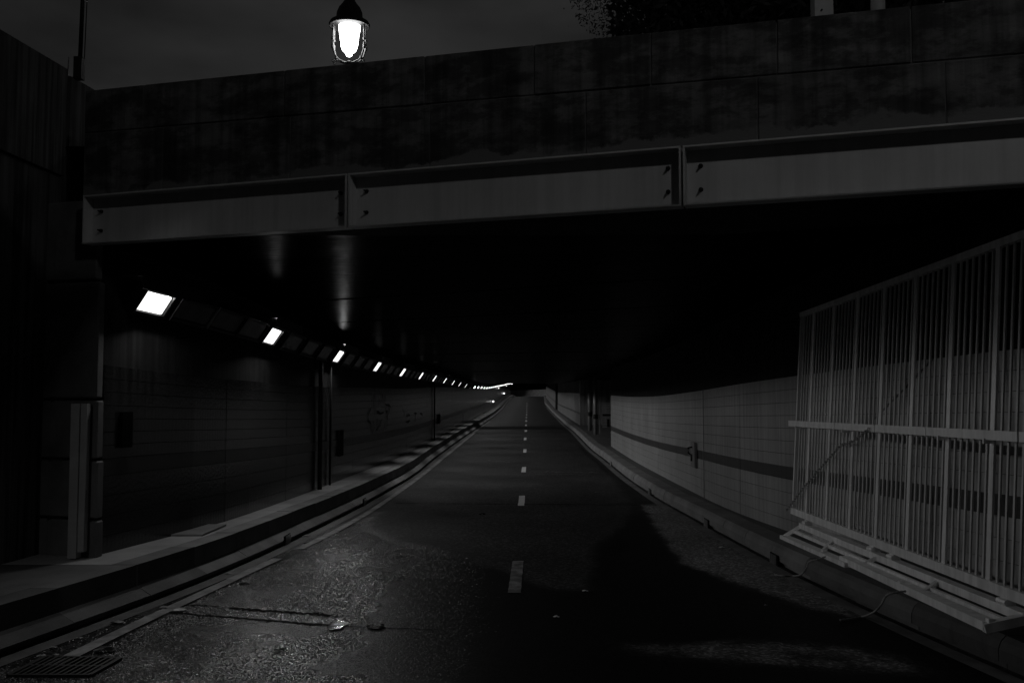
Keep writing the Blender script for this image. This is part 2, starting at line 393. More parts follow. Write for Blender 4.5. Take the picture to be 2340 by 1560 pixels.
# ---- transverse joints / cut across the road
def groove(name, pa, pb, w, m=M_black, jit=.01, n=30, h=.005):
    a = ground(*pa); b = ground(*pb); Vv = []; Ff = []
    for i in range(n + 1):
        t = i / n; x = a[0] + (b[0] - a[0]) * t; y = a[1] + (b[1] - a[1]) * t + random.uniform(-jit, jit)
        ww = w * random.uniform(.5, 1.3)
        Vv += [(x, y - ww / 2, zr(y) + h), (x, y + ww / 2, zr(y) + h)]
    for i in range(n): Ff.append((2 * i, 2 * i + 2, 2 * i + 3, 2 * i + 1))
    return raw(name, Vv, Ff, m, kind='structure')
groove('road_joint', (905, 1150), (1500, 1154), .035)
groove('road_cut', (365, 1398), (780, 1431), .035, jit=.012, n=50)
groove('road_cut', (380, 1379), (500, 1386), .03)
groove('road_cut', (525, 1390), (770, 1407), .06, jit=.03, n=50)
groove('road_cut', (790, 1431), (1000, 1440), .02, jit=.012)
groove('road_joint', (1100, 1023), (1160, 1024), .08)
groove('road_scratch', (1205, 1077), (1370, 1080), .05, m=M_paintw, jit=.15, n=40, h=.006)
groove('road_scratch', (1215, 1084), (1345, 1084), .04, m=M_paintw, jit=.1, n=40, h=.006)
groove('road_scratch', (1115, 1052), (1165, 1056), .06, m=M_paintw, jit=.1, n=20, h=.006)
# ---- walkways
V, Fc = strip([(lambda y: min(WL(y), SL(y) - .3) - .6, HL), (lambda y: SL(y) - .32, HL)], 8.0, 200, .5, 1.01)
raw('left_walkway', V, Fc, M_walk, kind='structure')
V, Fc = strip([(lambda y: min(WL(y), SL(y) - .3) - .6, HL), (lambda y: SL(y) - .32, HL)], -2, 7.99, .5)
raw('left_walkway_outside', V, Fc, mat('shaded_walkway', .085, .7, var=.5, vscale=2, bump=.3, bscale=40), kind='structure')  # shade outside the lamp beam painted in with a darker copy
V, Fc = strip([(lambda y: SR(y) + .28, HR), (lambda y: SR(y) + 1.9, HR)], -2, 200, .5, 1.01)
raw('right_walkway', V, Fc, mat('dark_walkway', .07, .7, var=.4, vscale=1.6, bump=.25, bscale=40), kind='structure')
# ---- kerb stones
def kerb(side, name, y0, y1, label):
    f = SL if side < 0 else SR; H = HL if side < 0 else HR
    root = empty(name, (f(y0), y0, zr(y0)), label, 'kerb')
    if side < 0: prof = [(.05, .0), (.05, .035), (.0, .04), (.0, .055), (.115, .13), (.12, H), (.33, H)]
    else: prof = [(.05, .0), (.05, .045), (.0, .05), (.0, .12), (.02, H - .03), (.05, H), (.29, H)]
    # stones
    def seg(ya, yb, nm, m, n=2):
        Vv = []; Ff = []; k = len(prof)
        dz = random.uniform(-.003, .003); dx = random.uniform(-.004, .004)
        for i in range(n + 1):
            y = ya + (yb - ya) * i / n
            for (o, h) in prof: Vv.append((f(y) + side * (o + dx), y, zr(y) + h + (dz if h > .1 else 0)))
            Vv.append((f(y) + side * .33, y, zr(y)))
        k += 1
        for i in range(n):
            for j in range(k - 1): Ff.append((i * k + j, i * k + j + 1, (i + 1) * k + j + 1, (i + 1) * k + j))
        Ff.append(tuple(range(k))); Ff.append(tuple(n * k + j for j in range(k)[::-1]))
        raw(nm, Vv, Ff, m, root)
    y = y0
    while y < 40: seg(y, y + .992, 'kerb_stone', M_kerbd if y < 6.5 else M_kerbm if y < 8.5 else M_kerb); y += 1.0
    while y < y1: seg(y, y + 3.98, 'kerb_stone', M_kerb, 4); y += 4.0
    return root
kerb(-1, 'left_kerb', 2.0, 190, 'raised concrete kerb with a drain slot along the left walkway')
kerb(1, 'right_kerb', 2.0, 190, 'low concrete kerb with a drain slot along the right tiled wall')
# ------------------------------------------------------------------ tiled walls
def wall_z(f, u, v):         # (Y, z) of pixel on the wall surface x=f(y)
    rx, rz = ray(u, v); lo, hi = 2.0, 200.0
    s = 1 if rx > 0 else -1
    y = 2.5
    while y < 200 and s * (rx * y - f(y)) < 0: y *= 1.01
    lo, hi = y / 1.01, y
    for i in range(30):
        m = (lo + hi) / 2
        if s * (rx * m - f(m)) < 0: lo = m
        else: hi = m
    return lo, CH + rz * lo
def prof_from(f, pts, extra=()):
    P = [(y, z - zr(y)) for (y, z) in [wall_z(f, u, v) for (u, v) in pts]]
    return smooth_curve(P + list(extra), win=2.0)
# right near wall
tR = prof_from(WR, [(1397, 903), (1514, 904.4), (1618.6, 890), (1813, 859)], extra=[(6, 2.0), (3, 2.0)])
sRt = prof_from(WR, [(1397, 972.6), (1514, 1011.5), (1618.6, 1032.4), (1801, 1066.8)], extra=[(6, .98), (3, .98)])
sRb = prof_from(WR, [(1397, 983), (1514, 1026.4), (1618.6, 1051.8), (1801, 1095)], extra=[(6, .83), (3, .83)])
tL = prof_from(WL, [(225, 828), (400, 858), (722, 884), (850, 885), (986, 884)], extra=[(3, 2.05), (110, 2.0), (175, 2.0)])
sLt = prof_from(WL, [(222, 1045), (720, 1011), (845.6, 992.7), (986.7, 958.7)], extra=[(3, .95), (110, .95), (175, .95)])
sLb = prof_from(WL, [(222, 1085), (720, 1030), (845.6, 1007), (986.7, 969)], extra=[(3, .8), (110, .8), (175, .8)])
print('WR', [(y, round(WR(y), 2), round(tR(y), 2), round(sRt(y), 2), round(sRb(y), 2)) for y in (5, 7, 9, 10, 15, 20, 28)])
print('WL', [(y, round(WL(y), 2), round(SL(y), 2), round(tL(y), 2), round(sLt(y), 2), round(sLb(y), 2)) for y in (5, 7, 9, 10, 15, 20, 30, 50, 80, 120)])
print('SR', [(y, round(SR(y), 2)) for y in (5, 7, 10, 15, 20, 28, 50, 100, 150)])
def tiled(name, f, y0, y1, base, tt, st, sb, side, label, seglen=2.4, above=7, below=4, m=M_tile, ms=M_stripe, fine_to=60, mw=M_soot, topz=3.3, ztop=None):
    root = empty(name, (f(y0), y0, zr(y0)), label, 'wall')
    y = y0
    while y < y1 - .01:
        L_ = seglen if y < fine_to else seglen * 3
        ye = min(y + L_, y1); g = .006
        n = 3
        def piece(nm, l0, l1, mm, proud):
            Vv = []; Ff = []
            for i in range(n + 1):
                yy = (y + g) + (ye - y - 2 * g) * i / n
                a = zr(yy) + l0(yy); b = zr(yy) + l1(yy); x = f(yy) + side * .0
                Vv += [(x - side * proud, yy, a), (x - side * proud, yy, b), (x + side * .05, yy, b), (x + side * .05, yy, a)]
            for i in range(n):
                for j in range(4):
                    q = (j + 1) % 4; Ff.append((i * 4 + j, i * 4 + q, (i + 1) * 4 + q, (i + 1) * 4 + j))
            Ff.append((0, 1, 2, 3)); Ff.append((n * 4 + 3, n * 4 + 2, n * 4 + 1, n * 4))
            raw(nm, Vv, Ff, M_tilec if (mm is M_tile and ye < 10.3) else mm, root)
        gg = .0022
        if y < fine_to:
            for k in range(above):
                piece('tile_course', lambda yy, k=k: st(yy) + (tt(yy) - st(yy)) * k / above + gg, lambda yy, k=k: st(yy) + (tt(yy) - st(yy)) * (k + 1) / above - gg, m, .010 + random.uniform(0, .0012))
            for k in range(below):
                piece('tile_course', lambda yy, k=k: base - .02 + (sb(yy) - base + .02) * k / below + gg, lambda yy, k=k: base - .02 + (sb(yy) - base + .02) * (k + 1) / below - gg, m, .010 + random.uniform(0, .0012))
        else:
            piece('tile_course', lambda yy: st(yy) + gg, lambda yy: tt(yy) - gg, m, .01)
            piece('tile_course', lambda yy: base - .02, lambda yy: sb(yy) - gg, m, .02)
        piece('stripe_course', lambda yy: sb(yy) + gg, lambda yy: st(yy) - gg, ms, .009)
        y = ye
    # backing wall and sooty band above
    V, Fc = [], []
    yy = y0; ysl = []
    while yy < y1: ysl.append(yy); yy += 1.0 if yy < 60 else 4
    ysl.append(y1)
    for yy in ysl:
        x = f(yy); zt = ztop(yy) if ztop else zr(yy) + topz
        V += [(x + side * .0, yy, zr(yy) - .1), (x + side * .0, yy, zr(yy) + tt(yy)), (x + side * .0, yy, zt), (x + side * .45, yy, zt), (x + side * .45, yy, zr(yy) - .1)]
    for i in range(len(ysl) - 1):
        for j in range(5):
            q = (j + 1) % 5; Fc.append((i * 5 + j, i * 5 + q, (i + 1) * 5 + q, (i + 1) * 5 + j))
    Fc.append((0, 1, 2, 3, 4)); n5 = (len(ysl) - 1) * 5; Fc.append(tuple(n5 + j for j in (4, 3, 2, 1, 0)))
    raw('backing_wall', V, Fc, mw, root)
    return root
YN = ground(1397, 1019, HR)[1]
# luminaire line gives the ceiling
lum_px = [(352, 688), (621, 770), (772, 814), (861, 837), (919, 850), (961, 858), (992, 864), (1016, 869), (1035, 874), (1050, 877.5), (1064, 881)]
lum_far = [(1083, 884), (1091, 884), (1099, 884.5), (1105, 885.5), (1111, 886), (1116, 885.5), (1120, 884.5), (1124, 884), (1128, 883.3), (1132, 882.5), (1135, 882), (1138, 881.5), (1141, 881), (1144, 880.3),
           (1147, 879.8), (1150, 879.2), (1153, 878.4), (1156, 877.5), (1159, 876.8), (1163, 876.2), (1168, 876)]
WLum = lambda y: WL(y) + .16
lum = [wall_z(WLum, u, v) for (u, v) in lum_px]
lumf = [wall_z(WLum, u, v) for (u, v) in lum_far]
print('LUM', [(round(a, 1), round(b, 2), round(b - zr(a), 2)) for a, b in lum]); print('LUMF', [(round(a, 1), round(b, 2), round(b - zr(a), 2)) for a, b in lumf])
LZ = smooth_curve([(y, z - zr(y)) for (y, z) in lum] + [(y, z - zr(y)) for (y, z) in lumf] + [(4, 2.62)], win=3)   # luminaire height above the road
CZ = lambda y: zr(y) + LZ(y) + .30 + .16 * min(1, max(0, (15 - y) / 6))                                                                           # ceiling height
tiled('right_tiled_wall', WR, 3.0, YN, HR, tR, sRt, sRb, 1, 'pale glazed tile wall with one dark stripe behind the leaning steel grille', ztop=lambda y: 3.6 if y < 6.6 else CZ(y) + .1, fine_to=30)
tiled('left_tiled_wall', WL, 8.52, 178, HL, tL, sLt, sLb, -1, 'dark tile wall with graffiti scrawls under the row of lamps', m=M_tileL, ms=M_stripeL, fine_to=46, ztop=lambda y: CZ(y) + .1)
# far right walls: beyond the recess
WB = curve_px([(1277.8, 939), (1325.6, 971)], HR, extra=[])
YB1 = ground(1325.6, 971, HR)[1]; YB0 = ground(1277.8, 939, HR)[1]
WA = curve_px([(1249, 909), (1269.6, 934.8)], HR, extra=[])
YA1 = ground(1269.6, 934.8, HR)[1]; YA0 = ground(1249, 909.5, HR)[1]
lin = lambda a, b: (lambda y: a[1] + (b[1] - a[1]) * (y - a[0]) / (b[0] - a[0]))
def linwall(f, p, q):
    a = wall_z(f, *p); b = wall_z(f, *q); return lin((a[0], a[1] - zr(a[0])), (b[0], b[1] - zr(b[0])))
M_tileF = mat('glazed_tile_grimy', .26, .3, var=.3, vscale=1.3, streak=.5)
M_grey = mat('grey_upper_wall', .16, .8, var=.5, vscale=1.5, streak=.5)
tiled('far_tiled_wall', WB, YB1, YB0 + 3, HR, linwall(WB, (1280, 896.5), (1325, 898)), linwall(WB, (1280, 924), (1325, 942)), linwall(WB, (1280, 926), (1325, 946)),
      1, 'grey tile wall beyond the gated recess with a pale band above', m=M_tileF, fine_to=0, seglen=3, mw=M_grey, ztop=lambda y: CZ(y) + .1)
tiled('distant_tiled_wall', WA, YA1, YA0 + 8, HR, linwall(WA, (1250, 884), (1269, 894)), linwall(WA, (1250, 900), (1269, 916)), linwall(WA, (1250, 901.5), (1269, 918.5)),
      1, 'most distant tiled wall on the right before the bend', m=M_tileF, fine_to=0, seglen=4, ztop=lambda y: CZ(y) + .1)
# recess side and back walls
r = empty('recess_wall', (4.2, YN, 0), 'black side and back wall of the gated recess on the right', 'wall')
bm = BM()
xb = WB(YB1); box(bm, ((xb + 5.4) / 2, YB1 - .06, 1.2), 5.4 - xb, .1, 3.6); obj('return_wall', bm, M_tileF, r)
bm = BM(); box(bm, (5.4, (YN + YB1) / 2, 1.2), .2, YB1 - YN + .4, 3.6); obj('back_wall', bm, M_soot, r)
# dark pillar between the far walls
px_, py_, pz_ = ground(1273, 936, HR); bm = BM(); box(bm, (px_ + .1, py_, pz_ + 1.3), .26, .4, 2.9)
tag(obj('wall_pillar', bm, M_soot), 'dark concrete pillar between the two distant tiled walls', 'pillar')
# ---- ceiling slabs
root = empty('tunnel_ceiling', (0, 7, 3), 'black tunnel ceiling of broad slabs with faint lamp reflections', 'ceiling')
FB = -.354
y = 7.12
k = 0
while y < 190:
    L_ = 1.9 if y < 40 else 7.6; ye = y + L_; g = .012; n = 2; Vv = []; Ff = []
    dz = random.uniform(0, .012)
    for i in range(n + 1):
        yy = y + g + (ye - y - 2 * g) * i / n
        xa = WL(yy) - .3; xb_ = (WR(yy) if yy < YN else 5.4) + .35
        for x in (xa, (xa + xb_) / 2, xb_):
            ys_ = yy + FB * x; Vv += [(x, ys_, CZ(ys_) + dz), (x, ys_, CZ(ys_) + .2)]
    for i in range(n):
        for j in range(2):
            a = i * 6 + j * 2; Ff += [(a, a + 2, a + 8, a + 6), (a + 1, a + 7, a + 9, a + 3)]
    Ff += [(0, 1, 3, 2), (2, 3, 5, 4), (n * 6, n * 6 + 2, n * 6 + 3, n * 6 + 1), (n * 6 + 2, n * 6 + 4, n * 6 + 5, n * 6 + 3)]
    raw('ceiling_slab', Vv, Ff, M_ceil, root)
    y = ye
V, Fc = strip([(lambda y: WL(y) - .4, 0), (lambda y: 6.2, 0)], 7.2, 196, 2)
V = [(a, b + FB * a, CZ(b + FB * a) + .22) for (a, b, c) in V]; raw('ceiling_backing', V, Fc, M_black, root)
# ---- far end wall at the bend
bm = BM(); a = ground(1160, 903, 0); yE = 192
pa = [(-2.5, yE, 0), (9, yE - 6, 0)]
zt = [CH + ray(1170, 893.3)[1] * yE, CH + ray(1245, 889.8)[1] * (yE - 4)]
hexa(bm, [(-4, yE, 0), (9, yE - 6, 0), (9, yE - 5.7, 0), (-4, yE + .3, 0), (-4, yE, zt[0]), (9, yE - 6, zt[1] + .1), (9, yE - 5.7, zt[1] + .1), (-4, yE + .3, zt[0])])
tag(obj('end_wall', bm, mat('pale_parapet', .5, .8, var=.3)), 'low pale wall crossing the far end where the tunnel bends', 'wall')
bm = BM(); box(bm, (3, yE + 6, 4), 30, .3, 12); tag(obj('bend_wall', bm, M_soot), 'black wall rising behind the low pale wall at the bend', 'wall')
# ------------------------------------------------------------------ tunnel luminaires
def lum_frame(y):
    x = WL(y) + .16; z = zr(y) + LZ(y)
    t = (Vector((WL(y + .5) + .16, y + .5, zr(y + .5) + LZ(y + .5))) - Vector((x, y, z))).normalized()
    up = Vector((.56, 0, .83)); up = (up - t * up.dot(t)).normalized(); nrm = t.cross(up); 
    if nrm.x < 0: nrm = -nrm
    return Vector((x, y, z)), t, up, nrm
ORD = ['first', 'second', 'third', 'fourth', 'fifth', 'sixth', 'seventh', 'eighth', 'ninth', 'tenth', 'eleventh']
proto = {}
def luminaire(y, lit, label, group, parts=True, power=1.0):
    c, t, up, nr = lum_frame(y)
    e = empty('tunnel_lamp', c, label, 'lamp', group)
    Ln = .44 if lit else .70
    bm = BM(); box(bm, c - nr * .05, Ln + .10, .27, .07, t, up, nr)
    # raised rim
    for s in (-1, 1):
        box(bm, c + t * s * (Ln / 2 + .03), .03, .27, .05, t, up, nr); box(bm, c + up * s * .12, Ln + .03, .03, .05, t, up, nr)
    obj('housing', bm, M_iron, e)
    bm = BM(); box(bm, c + nr * (.0 if y < 50 else .02), Ln, .20 if y < 50 else .12, .02 if y < 50 else .06, t, up, nr); bmesh.ops.bevel(bm, geom=bm.edges[:], offset=.008, segments=2, affect='EDGES')
    obj('lens', bm, (M_lens if y < 50 else M_lensf) if lit else M_unlit, e)
    if lit and parts:
        lc = c + up * .10 + nr * .03
        ld = bpy.data.lights.new('tunnel_lamp_light', 'AREA'); ld.shape = 'RECTANGLE'; ld.size = .4; ld.size_y = .014
        ld.energy = TUNNEL_W * power * (1 if y < 18 else 1.7); ld.spread = math.radians(180 if y < 18 else 122); ld.color = (1, 1, 1)
        lo = bpy.data.objects.new('tunnel_lamp_light', ld); link(lo)
        tilt = math.radians(38); d = Vector((math.cos(tilt), 0, -math.sin(tilt)))
        X = t; Z = -d; X = (X - Z * X.dot(Z)).normalized(); Yv = Z.cross(X)
        M = Matrix((X, Yv, Z)).transposed().to_4x4(); M.translation = lc
        lo.matrix_world = M; lo.visible_camera = False
        side = Vector((t.y, -t.x, 0)).normalized()
        bm = BM(); zl = c.z + .048
        p0 = lc + side * .15; zt2 = c.z + .16
        box(bm, Vector((p0.x, p0.y, (zl + zt2) / 2)), 1.15, .008, zt2 - zl, t, side, (0, 0, 1))
        box(bm, Vector((lc.x, lc.y, zt2 + .004)) + side * .04, 1.15, .235, .008, t, side, (0, 0, 1))
        obj('visor', bm, M_iron, e)
    return e
for k, (y, z) in enumerate(lum):
    luminaire(y, True, '%s lit tunnel lamp counted from the portal on the left wall' % ORD[k], 'lit lamps along the left tunnel wall')
luminaire(5.15, True, 'lit tunnel lamp on the left retaining wall just outside the portal', 'lit lamps along the left tunnel wall', power=1.0)
dist = [y for y, z in lumf]; yy = 53.6; D = []
while yy < 186: D.append(yy); yy += 3.83
for k, y in enumerate(D):
    luminaire(y, True, ('%s distant lit lamp after the dark gap in the left row' % ORD[k]) if k < 8 else 'lit tunnel lamp in the distant close-packed run on the left wall', 'distant lit lamps along the left tunnel wall' if k >= 8 else 'lit lamps just past the gap in the left row', power=1.0)
for k in range(len(lum)):
    y0 = lum[k][0]; y1 = lum[k + 1][0] if k + 1 < len(lum) else y0 + 3.83
    if k > 7: break
    for j in range(1, 4):
        luminaire(y0 + (y1 - y0) * j / 4, False, '%s unlit lamp after the %s lit lamp on the left wall' % (ORD[j - 1], ORD[k]), 'unlit lamps along the left tunnel wall')
luminaire(50.0, False, 'dead tunnel lamp in the gap after the eleventh lit one', 'unlit lamps along the left tunnel wall')
# small wall lamps far down
for (u, v, s, lb) in [(1126.5, 917, .10, 'nearer of two small bright lamps low on the left wall'), (1151.5, 898.5, .12, 'farther of two small bright lamps low on the left wall'),
                   (1139, 886.5, .07, 'tiny lamp under the distant lamp row, nearer one'), (1157, 881.8, .06, 'tiny lamp under the distant lamp row, farther one')]:
    y, z = wall_z(lambda y: WL(y) + .12, u, v); x = WL(y) + .12
    e = empty('wall_lamp', (x, y, z), lb, 'lamp'); s *= .75
    bm = BM(); box(bm, (x - .07, y, z), .12, .1, .1); obj('bracket', bm, M_iron, e)
    bm = BM(); bmesh.ops.create_uvsphere(bm, u_segments=10, v_segments=6, radius=s, matrix=Matrix.Translation((x + .02, y, z))); obj('bulb', bm, M_lamp, e, True)
x, y, z = ground(1166, 902, HL); bm = BM(); tube(bm, [(x, y, z), (x, y, z + 1.95)], .12, 8); tag(obj('end_post', bm, M_galv, smooth=True), 'slim grey post at the far end of the left wall', 'post')
# ------------------------------------------------------------------ bridge facade
FB = -.354
def fray(u, v, off=0):           # facade plane, off = metres toward the viewer along its normal
    rx, rz = ray(u, v); Y = (7.046 - off / .943) / (1 - FB * rx); return Vector((rx * Y, Y, CH + rz * Y))
ft = Vector((1, FB, 0)).normalized(); fn = Vector((FB, -1, 0)).normalized()
def fp(s, z, off=0):             # s = distance along facade from x=0
    return Vector((0, 7.046, 0)) + ft * s + fn * off + Vector((0, 0, z))
def fs(u, v, off=0): p = fray(u, v, off); return (p - Vector((0, 7.046, 0))).dot(ft), p.z
D_ = .10
gl = [fs(188, 447, D_), fs(2340, 268, D_)]; gb = [fs(188, 557, D_), fs(1558, 465, D_), fs(2340, 420, D_)]
ml = [fs(372, 290), fs(2081, 145)]; tl = [fs(225, 204), fs(2180, 3)]
ln = lambda a, b: (lambda s: a[1] + (b[1] - a[1]) * (s - a[0]) / (b[0] - a[0]))
zg, zb, zm, zt_ = ln(*gl), ln(gb[0], gb[2]), ln(*ml), ln(*tl)
bridge = empty('road_bridge', fp(0, 3), 'low bridge of stained stone blocks over pale steel fascia panels', 'bridge')
def stone(s0, s1, za, zc, off):
    bm = BM(); g = .0035
    s0 += g; s1 -= g
    off += random.uniform(-.004, .004)
    hexa(bm, [fp(s0, za(s0) + g, off), fp(s1, za(s1) + g, off), fp(s1, za(s1) + g, -.35), fp(s0, za(s0) + g, -.35),
              fp(s0, zc(s0) - g, off), fp(s1, zc(s1) - g, off), fp(s1, zc(s1) - g, -.35), fp(s0, zc(s0) - g, -.35)])
    bmesh.ops.bevel(bm, geom=bm.edges[:], offset=.006, segments=1, affect='EDGES')
    obj('stone_block', bm, M_stone, bridge)
def su(u, v): return fs(u, v)[0]
lo_j = [fs(188, 447)[0], su(372, 360), su(662, 340), su(982, 300), su(1338, 260), su(1731, 230), su(2160, 200)]; lo_j += [lo_j[-1] + 1.15, lo_j[-1] + 2.3]
up_j = [fs(188, 447)[0], su(328, 250), su(650, 210), su(970, 180), su(1220, 160), su(1487, 130), su(1775, 100), su(2082, 80)]; up_j += [up_j[-1] + .85, up_j[-1] + 1.8]
for a, b in zip(lo_j, lo_j[1:]): stone(a, b, lambda s: zg(s) + .012, zm, .0)
for a, b in zip(up_j, up_j[1:]): stone(a, b, zm, zt_, .002)
bm = BM(); s0, s1 = lo_j[0], lo_j[-1]
hexa(bm, [fp(s0, zg(s0) + .02, -.009), fp(s1, zg(s1) + .02, -.009), fp(s1, zg(s1) + .02, -.34), fp(s0, zg(s0) + .02, -.34), fp(s0, zt_(s0) - .02, -.009), fp(s1, zt_(s1) - .02, -.009), fp(s1, zt_(s1) - .02, -.34), fp(s0, zt_(s0) - .02, -.34)])
obj('mortar_core', bm, M_joint, bridge)
# fascia panels
js = [gl[0][0], fs(793, 450, D_)[0], fs(1558, 400, D_)[0]]; js.append(js[-1] + (js[2] - js[1])); js.append(js[-1] + (js[2] - js[1]))
for k in range(len(js) - 1):
    s0, s1 = js[k] + .008, js[k + 1] - .008
    bm = BM()
    hexa(bm, [fp(s0, zb(s0), -.012 + 0), fp(s1, zb(s1), -.012), fp(s1, zb(s1), -.02), fp(s0, zb(s0), -.02), fp(s0, zg(s0), -.012), fp(s1, zg(s1), -.012), fp(s1, zg(s1), -.02), fp(s0, zg(s0), -.02)])
    th = .012
    for (zz, sg) in ((zb, 1), (zg, -1)):      # flanges
        q0, q1 = (0, th) if sg > 0 else (-th, 0)
        hexa(bm, [fp(s0, zz(s0) + q0, D_), fp(s1, zz(s1) + q0, D_), fp(s1, zz(s1) + q0, -.011), fp(s0, zz(s0) + q0, -.011),
                  fp(s0, zz(s0) + q1, D_), fp(s1, zz(s1) + q1, D_), fp(s1, zz(s1) + q1, -.011), fp(s0, zz(s0) + q1, -.011)])
    for (sa, sb_) in ((s0, s0 + th), (s1 - th, s1)):
        hexa(bm, [fp(sa, zb(sa) + th + .001, D_ - .001), fp(sb_, zb(sb_) + th + .001, D_ - .001), fp(sb_, zb(sb_) + th + .001, -.011), fp(sa, zb(sa) + th + .001, -.011),
                  fp(sa, zg(sa) - th - .001, D_ - .001), fp(sb_, zg(sb_) - th - .001, D_ - .001), fp(sb_, zg(sb_) - th - .001, -.011), fp(sa, zg(sa) - th - .001, -.011)])
    pan = obj('fascia_panel', bm, M_girder, bridge)
    if k < 3:
        for sx in (s0 + .105, s1 - .105):
            for fz in (.30, .70):
                zz = zb(sx) + (zg(sx) - zb(sx)) * fz
                bm = BM(); tube(bm, [fp(sx, zz, -.012), fp(sx, zz, -.004)], .016, 12); tube(bm, [fp(sx, zz, -.004), fp(sx, zz, .012)], .012, 6); tube(bm, [fp(sx, zz, .012), fp(sx, zz, .035)], .007, 8)
                b_ = obj('bolt', bm, M_iron); b_.parent = pan; b_.matrix_parent_inverse = pan.matrix_world.inverted() @ Matrix.Identity(4)
                b_.matrix_parent_inverse = Matrix.Translation(-bridge.location) @ Matrix.Identity(4)
                b_.matrix_parent_inverse = Matrix.Identity(4)
# deck block behind facade
bm = BM(); s0, s1 = gl[0][0], js[-1]
hexa(bm, [fp(s0, 2.99, -.03), fp(s1, 2.99, -.03), fp(s1, 2.99, -1.6), fp(s0, 2.99, -1.6), fp(s0, 3.36, -.03), fp(s1, 3.36, -.03), fp(s1, 3.5, -1.6), fp(s0, 3.5, -1.6)])
obj('deck_slab', bm, M_soot, bridge)
# ------------------------------------------------------------------ upper street and embankments
for nm, (xa, xb_, ya, yb) in {'upper_street_deck': (-60, 60, 8.9, 300), }.items():
    Vv = [(xa, ya, 3.95), (xb_, ya, 3.95), (xb_, yb, 6.2), (xa, yb, 6.2)]
    raw('upper_street', Vv, [(0, 1, 2, 3)], M_quay, kind='structure')
raw('left_quay', [(-60, -40, 4.45), (-4.6, -40, 4.45), (-4.45, 8.9, 4.45), (-60, 8.9, 4.45)], [(0, 1, 2, 3)], M_quay, kind='structure')
raw('right_quay', [(4.4, -40, 3.7), (60, -40, 3.7), (60, 8.9, 3.7), (4.3, 8.9, 3.7)], [(0, 1, 2, 3)], M_quay, kind='structure')
V, Fc = strip([(lambda y: -14, -.02), (lambda y: 14, -.02)], -40, 210, 10); raw('ground', [(a, b, c - .3) for a, b, c in V], Fc, M_black, kind='structure')
raw('open_ground', [(-900, 300, -2), (900, 300, -2), (900, 1500, -2), (-900, 1500, -2)], [(0, 1, 2, 3)], M_quay, kind='structure')
# footbridge over the viewer, added unseen: keeps the quay lantern off the road
fo = empty('overhead_blocker', (0, 0, 4.2), 'unseen added footbridge over the road directly above the viewer', 'blocker')
bm = BM(); hexa(bm, [(x_, y_, z_) for z_ in (4.2, 4.6) for (x_, y_) in ((-4.9, -3.8), (4.6, -3.8), (4.6, 4.75 - .32 * 4.6), (-4.9, 4.75 + .32 * 4.9))]); obj('blocker_deck', bm, M_conc, fo)
# ------------------------------------------------------------------ left retaining wall (outside)
RW = lambda y: -4.18 + (y - 7.9) * .075
rw = empty('retaining_wall', (RW(5), 5, 0), 'tall streaked concrete retaining wall at the left edge', 'wall')
def wallpt(u, v):
    rx, rz = ray(u, v); y = (-4.18 - 7.9 * .075) / (rx - .075); return y, CH + rz * y
a1, a2, a3 = wallpt(0, 72), wallpt(160, 175), wallpt(225, 204)
ztl = ln((a1[0], a1[1]), (a3[0], a3[1]))
def wseg(y0, y1, z0, z1, nm, x0=0, x1=-.5):
    bm = BM(); g = .004
    f0 = z0 if callable(z0) else (lambda y: z0); f1 = z1 if callable(z1) else (lambda y: z1)
    y0 += g; y1 -= g
    hexa(bm, [(RW(y0) + x0, y0, f0(y0)), (RW(y0) + x1, y0, f0(y0)), (RW(y1) + x1, y1, f0(y1)), (RW(y1) + x0, y1, f0(y1)), (RW(y0) + x0, y0, f1(y0)), (RW(y0) + x1, y0, f1(y0)), (RW(y1) + x1, y1, f1(y1)), (RW(y1) + x0, y1, f1(y1))])
    obj(nm, bm, M_conc, rw)
for i in range(6):
    ya = 8.75 - 2.6 * (i + 1); yb = ya + 2.6
    wseg(ya, yb, -.1, 3.62, 'wall_panel', 0); wseg(ya, yb, 3.63, ztl, 'coping_panel', .03)
wseg(8.95, 9.6, 3.0, ztl, 'end_panel', -.05)
# jamb of the portal on the left: stacked concrete blocks facing the road
jm = empty('portal_jamb', (-3.9, 8.7, .2), 'grey concrete block pillar at the left edge of the tunnel mouth', 'pillar')
def jpt(u, v): return fray(u, v, -.04)
jy = [1262, 1188, 1051, 912, 640, 452]
for a, b in zip(jy, jy[1:]):
    pl = jpt(168 if b > 800 else 160, a - 3); pr = jpt(220.5, a - 3); z1 = jpt(220.5, b + 3).z
    z0 = pr.z if a < 1262 else .1
    bm = BM(); xl = -4.25
    q = lambda x, off, z: (x, 7.046 + FB * x + off, z)
    hexa(bm, [q(xl, .042, z0), q(pr.x, .042, z0), q(pr.x, .17, z0), q(xl, .17, z0), q(xl, .042, z1), q(pr.x, .042, z1), q(pr.x, .17, z1), q(xl, .17, z1)])
    bmesh.ops.bevel(bm, geom=bm.edges[:], offset=.012, segments=1, affect='EDGES')
    obj('concrete_block', bm, M_jamb, jm)
